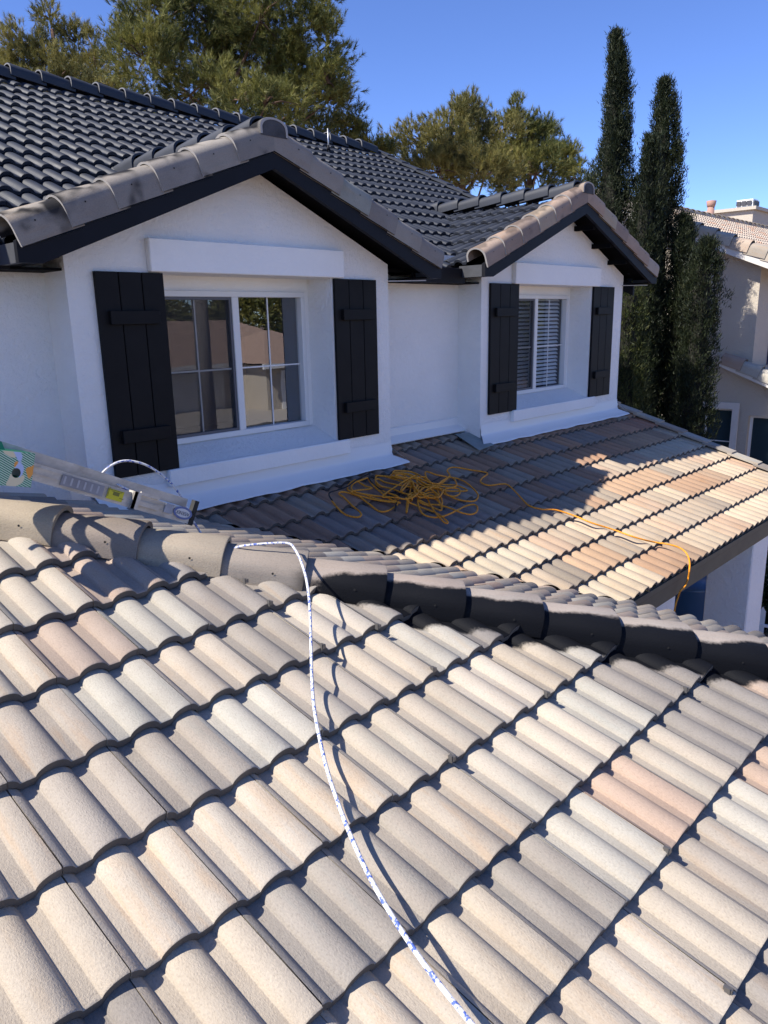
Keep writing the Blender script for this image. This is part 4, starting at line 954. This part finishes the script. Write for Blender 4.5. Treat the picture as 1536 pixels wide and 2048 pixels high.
def roof_field(name, x0, x1, y0, z0, y1, z1, mat, parent):
    """barrel tile relief as one sheet: courses step down the slope, facing -y"""
    run = math.hypot(y1-y0, z1-z0); rows = int(run/.345); nb_ = int((x1-x0)/.1525); per = 5; xs = [x0+.1525*(i+j/per) for i in range(nb_) for j in range(per)]
    hs = [.03*max(0, math.sin(math.pi*min(1, (j/per)/.72)))**.8 for i in range(nb_) for j in range(per)]
    nrm = Vector((0, -(z1-z0), (y1-y0))).normalized(); vs = []; fs = []; N = len(xs)
    for r_ in range(rows+1):
        for kk in (0, 1):
            t_ = min(1, (r_*.345+(0 if kk == 0 else .345))/run); lift = .03 if kk == 0 else 0
            y_ = y0+(y1-y0)*t_; z_ = z0+(z1-z0)*t_
            for x_, h_ in zip(xs, hs): vs.append((x_, y_+nrm.y*(h_+lift), z_+nrm.z*(h_+lift)))
    for r_ in range(2*(rows+1)-1):
        for i in range(N-1): fs.append((r_*N+i, r_*N+i+1, (r_+1)*N+i+1, (r_+1)*N+i))
    o = mesh_obj(name, vs, fs, mat, parent); o['kind'] = 'stuff'; return o
def farroof():
    M = Mat('distant_roof_tiles', rough=.9); pos = M.coord('pos'); wnz = M.n('ShaderNodeTexWhiteNoise'); sn = M.n('ShaderNodeVectorMath', operation='SNAP')
    M.l(pos, sn.inputs[0]); sn.inputs[1].default_value = (.305, .315, 10); M.l(sn.outputs[0], wnz.inputs['Vector'])
    c = M.mix(M.ramp(wnz.outputs['Value'], 0, 1), (.50, .42, .33), (.40, .33, .27)); c = M.mix(M.ramp(wnz.outputs['Value'], .75, .85), c, (.46, .31, .22)); M.col(c); return M.m
FR = farroof()
roof_field('roof_tile_field', 13.72, 38., -.12, nz(-.12)+.03, ry_, rz_+.03, FR, nb)
NB(MB().prism([(13.72, -.12, nz(-.12)-.02), (13.72, ry_, rz_-.02), (13.72, 8.6, nz(8.6)-.02), (13.72, 8.6, nz(8.6)-.08), (13.72, ry_, rz_-.08), (13.72, -.12, nz(-.12)-.08)], (24.3, 0, 0)).build('roof_deck', FR))
NB(MB().prism([(13.66, -.2, nz(-.2)-.02), (13.66, ry_, rz_-.02), (13.66, ry_, rz_-.19), (13.66, -.2, nz(-.2)-.19)], (.05, 0, 0)).build('rake_board', MT['tan_trim']))
NB(MB().prism([(13.66, 8.6, nz(8.6)-.02), (13.66, ry_, rz_-.02), (13.66, ry_, rz_-.19), (13.66, 8.6, nz(8.6)-.19)], (.05, 0, 0)).build('rake_board', MT['tan_trim']))
NB(MB().box((13.72, -.2, nz(-.2)-.19), (38, -.16, nz(-.2)-.02)).build('eave_board', MT['tan_trim']))
NT = barrel_mesh('rake_tile', [MT['tile'], MT['butt'], MT['hole']], L=.44, w=.13, h=.11, leg0=.13, leg1=.04, hole=False, n=8)
for k in range(20):
    up = Vector((0, 1, .407)).normalized(); o_ = Vector((13.76, -.2, nz(-.2)+.10))+up*(k*.36)
    if o_.y > ry_-.15: break
    M4 = frame_matrix(o_, up+Vector((0, 0, -.06)), (1, 0, 0)); place(NT, 'rake_tile', M4, nb, pick((.5, .15, .1, .25)))
for k in range(64):
    M4 = frame_matrix((13.7+k*.37, ry_, rz_+.06), (1, 0, -.05), (0, -1, 0)); place(NT, 'ridge_tile', M4, nb, pick((.6, .1, .0, .3)))
# lower lean-to with its own rake tiles
ls = (.30-.66)/(0.-.82)*0+ .407; lz = lambda y: .66+ls*(y-.82)
NB(MB().prism([(13.70, .86, lz(.86)-.02), (13.70, -2.6, lz(-2.6)-.02), (13.70, -2.6, lz(-2.6)-.16), (13.70, .86, lz(.86)-.16)], (.05, 0, 0)).build('rake_board', MT['tan_trim']))
NB(MB().prism([(13.75, .86, lz(.86)-.0), (13.75, -2.6, lz(-2.6)-.0), (13.75, -2.6, lz(-2.6)-.08), (13.75, .86, lz(.86)-.08)], (8, 0, 0)).build('lean_to_deck', FR))
roof_field('lean_to_tile_field', 13.85, 22., -2.6, lz(-2.6)+.01, ny0, lz(ny0)+.01, FR, nb)
for k in range(10):
    up = Vector((0, 1, .407)).normalized(); o_ = Vector((13.80, -2.6, lz(-2.6)+.075))+up*(k*.36)
    if o_.y > .62: break
    M4 = frame_matrix(o_, up+Vector((0, 0, -.06)), (1, 0, 0)); place(NT, 'rake_tile', M4, nb, pick((.3, .3, .1, .3)))
base(nb, (20, 3, GZ))
for ch in nb.children:      # tiles were placed with world matrices
    ch.matrix_parent_inverse = Matrix.Translation(-Vector(nb.location))
    for g_ in ch.children: pass
# roof vent and cooler beyond the ridge
vtp = atd(1422, 414, 27); vt = thing('roof_vent', 'terracotta coloured roof vent pipe with cap on the neighbour ridge', 'vent')
TC = plain('terracotta', (.34, .20, .16, 1), .8)
MB().tube([vtp-Vector((0, 0, 1.0)), vtp], .12, 12).build('pipe', TC, vt, True); MB().tube([vtp+Vector((0,0,.0)), vtp+Vector((0,0,.07)), vtp+Vector((0,0,.20)), vtp+Vector((0,0,.22))], [.13, .15, .17, .08], 12).build('cap', TC, vt, True); base(vt, vtp-Vector((0, 0, 1.)))
c0 = atd(1498, 412, 44); clr = thing('evaporative_cooler', 'square white framed cooler with dark louvres on the far flat roof', 'air cooler')
MB().prism([c0+Vector((-.55,-.4,-.45)), c0+Vector((.55,-.4,-.45)), c0+Vector((.45,-.35,.32)), c0+Vector((-.45,-.35,.32))], (0, .9, 0)).build('case', MT['vinyl'], clr)
for i in range(3):
    for j in range(2):
        MB().box(c0+Vector((-.42+i*.29, -.43, -.32+j*.31)), c0+Vector((-.18+i*.29, -.40, -.08+j*.31))).build('louvre', plain('dark_louvre', (.04,.04,.05,1), .6), clr)
        MB().box(c0+Vector((-.58, -.30+i*.29, -.32+j*.31)), c0+Vector((-.50, -.06+i*.29, -.08+j*.31))).build('louvre', bpy.data.materials['dark_louvre'], clr)
base(clr, c0-Vector((0, 0, .45)))
fb = thing('far_house', 'far cream building with stepped parapet below the cooler', 'house'); p = atd(1500, 432, 45)
MB().box(p+Vector((-2.5, -1, -10)), p+Vector((9, 8, .05))).build('wall', MT['tan'], fb); MB().box(p+Vector((-2.7, -1.2, .05)), p+Vector((9.2, 8.2, .22))).build('parapet', MT['tan'], fb); base(fb, (p.x+3, p.y+3, GZ))

# ================================================================== yard seen under the porch eave
def onz(u, v, z): return hit(u, v, (0, 0, 1), z)
a = onz(1352, 1192, -2.35); b_ = onz(1408, 1199, -2.35)
pf = thing('picket_fence', 'low white picket fence in the shade beyond the porch', 'fence'); dv = (b_-a); dl = dv.length; dv.normalize(); MWH = plain('white_fence_paint', (.70,.71,.72,1), .6)
for k in range(-6, int(dl/.14)+14):
    o_ = a+dv*(.14*k); s_ = Vector((-dv.y, dv.x, 0))*.018; w_ = dv*.04
    MB().prism([Vector((o_.x, o_.y, GZ+.05))-w_, Vector((o_.x, o_.y, GZ+.05))+w_, Vector((o_.x, o_.y, -2.42))+w_, Vector((o_.x, o_.y, -2.35)), Vector((o_.x, o_.y, -2.42))-w_], s_).build('picket', MWH, pf)
for zz in (-2.62, -3.0):
    e0 = a-dv*.9; e1 = b_+dv*1.9; MB().tube([(e0.x, e0.y, zz), (e1.x, e1.y, zz)], .025, 4).build('rail', MWH, pf)
base(pf, (a.x, a.y, GZ))
c = onz(1378, 1235, -2.9); shrub('dark shrub in front of the low white picket fence', (c.x, c.y, -2.85), .45, .35, 41, SHR, 900)
c = onz(1532, 1185, -2.6); shrub('dark shrub right of the large porch post', (c.x+.15, c.y, -2.6), .55, .6, 42, SHR, 1500)
c = onz(1375, 1165, -2.2); pt = thing('garden_pot', 'dark blue round garden pot in the shade under the porch', 'pot')
MB().tube([(c.x, c.y, GZ), (c.x, c.y, GZ+.15), (c.x, c.y, GZ+.6), (c.x, c.y, GZ+1.0), (c.x, c.y, GZ+1.05)], [.28, .40, .52, .44, .46], 18).build('pot_body', plain('blue_glaze', (.03,.08,.16,1), .3), pt, True)
MB().tube([(c.x, c.y, GZ+1.052), (c.x, c.y, GZ+1.06)], [.47, .47], 18).build('pot_lid', plain('blue_glaze_rim', (.04,.09,.17,1), .4), pt, True); base(pt, (c.x, c.y, GZ))

# ================================================================== across the street: only seen in the panes
ac = thing('street_house', 'single storey tan house with tiled roof reflected in the left window', 'house')
def mir(u, v, d): p_ = atd(u, v, d); return Vector((p_.x, .6-p_.y, p_.z))
def AC(o): o.parent = ac; return o
yF = -31.; zE = -.75
MB().box((8, yF-9, GZ), (24, yF, zE)).build('wall', MT['tan'], ac); MB().box((24, yF-9, GZ), (31, yF+3.0, zE)).build('garage_block', MT['tan'], ac)
RB = plain('brown_tiles', (.36, .25, .19, 1), .9, 0, (8, .6, .05), var=.15)
def hiproof(x0, x1, y0, y1, z, h, name):
    b = MB(); w_ = (y1-y0)/2; b.add([(x0,y0,z),(x1,y0,z),(x1,y1,z),(x0,y1,z),(x0+w_*.8,(y0+y1)/2,z+h),(x1-w_*.8,(y0+y1)/2,z+h)], [(0,1,5,4),(1,2,5),(2,3,4,5),(3,0,4),(0,3,2,1)]); return b.build(name, RB, ac)
hiproof(7, 32, yF-10, yF+1.0, zE+.12, 2.35, 'roof'); hiproof(23.4, 31.6, yF-6, yF+3.7, zE+.125, 1.7, 'garage_roof')
MB().box((7, yF+.9, zE-.12), (23.4, yF+1.05, zE+.12)).build('fascia', MT['vinyl'], ac); MB().box((23.3, yF+3.6, zE-.12), (31.7, yF+3.75, zE+.12)).build('fascia', MT['vinyl'], ac)
MB().box((19.5, yF+.0, GZ), (23.2, yF+.06, zE-.35)).build('garage_door', MT['vinyl'], ac)
MB().box((25, yF+3.0, GZ), (29.5, yF+3.06, zE-.35)).build('garage_door', MT['vinyl'], ac)
base(ac, (20, yF-4, GZ))
for i, (x_, y_, s_) in enumerate(((12, -46, 5), (19, -47, 6), (27, -46, 5.5), (35, -44, 6), (3, -45, 6))):
    t = thing('street_tree', ['rounded dark tree, leftmost behind the reflected house', 'rounded dark tree, second behind the reflected house', 'rounded dark tree over the reflected garage', 'rounded dark tree right of the reflected garage', 'rounded dark tree at the far end of the reflected street'][i], 'tree', 'trees behind the house across the street')
    r = np.random.default_rng(60+i); n = 9000; q_ = r.normal(size=(n, 3)); q_ /= np.linalg.norm(q_, axis=1, keepdims=True); q_ *= r.uniform(.4, 1, n)[:, None]**.4
    P_ = np.array([x_, y_, .8])+q_*np.array([s_*.75, s_*.6, s_*.55])*(1+.15*np.sin(q_[:, 0:1]*8+i))
    blades('crown', P_, q_+r.normal(size=(n, 3)), r.uniform(.3, .6, n), np.full(n, .22), PINE, t, i); MB().tube([(x_, y_, GZ), (x_, y_, .5)], [.3, .15], 8).build('trunk', BARK, t); base(t, (x_, y_, GZ))
tk = mir(408, 720, 24); pl = thing('utility_pole', 'grey wooden pole by the street, reflected in the left pane', 'pole'); MB().tube([(tk.x, tk.y, GZ), (tk.x, tk.y, 6)], [.28, .22], 12).build('shaft', plain('grey_wood', (.22,.20,.19,1), .9), pl, True)
for zz in (5.3,): MB().box((tk.x-.9, tk.y-.06, zz), (tk.x+.9, tk.y+.06, zz+.12)).build('cross_arm', bpy.data.materials['grey_wood'], pl)
base(pl, (tk.x, tk.y, GZ))
yt = mir(1090, 650, 30); t = thing('street_tree', 'yellow green tree reflected in the right dormer window', 'tree'); r = np.random.default_rng(77); n = 12000
q_ = r.normal(size=(n, 3)); q_ /= np.linalg.norm(q_, axis=1, keepdims=True); q_ *= r.uniform(.4, 1, n)[:, None]**.4
blades('crown', np.array([yt.x, yt.y, 1.6])+q_*np.array([2.6, 2.6, 2.6]), q_+r.normal(size=(n, 3)), r.uniform(.2, .4, n), np.full(n, .12), leaf_mat('lime_leaves', (.10,.12,.02), (.20,.20,.03), (.3,.26,.05)), t, 5)
MB().tube([(yt.x, yt.y, GZ), (yt.x, yt.y, 1.2)], [.2, .1], 8).build('trunk', BARK, t); base(t, (yt.x, yt.y, GZ))
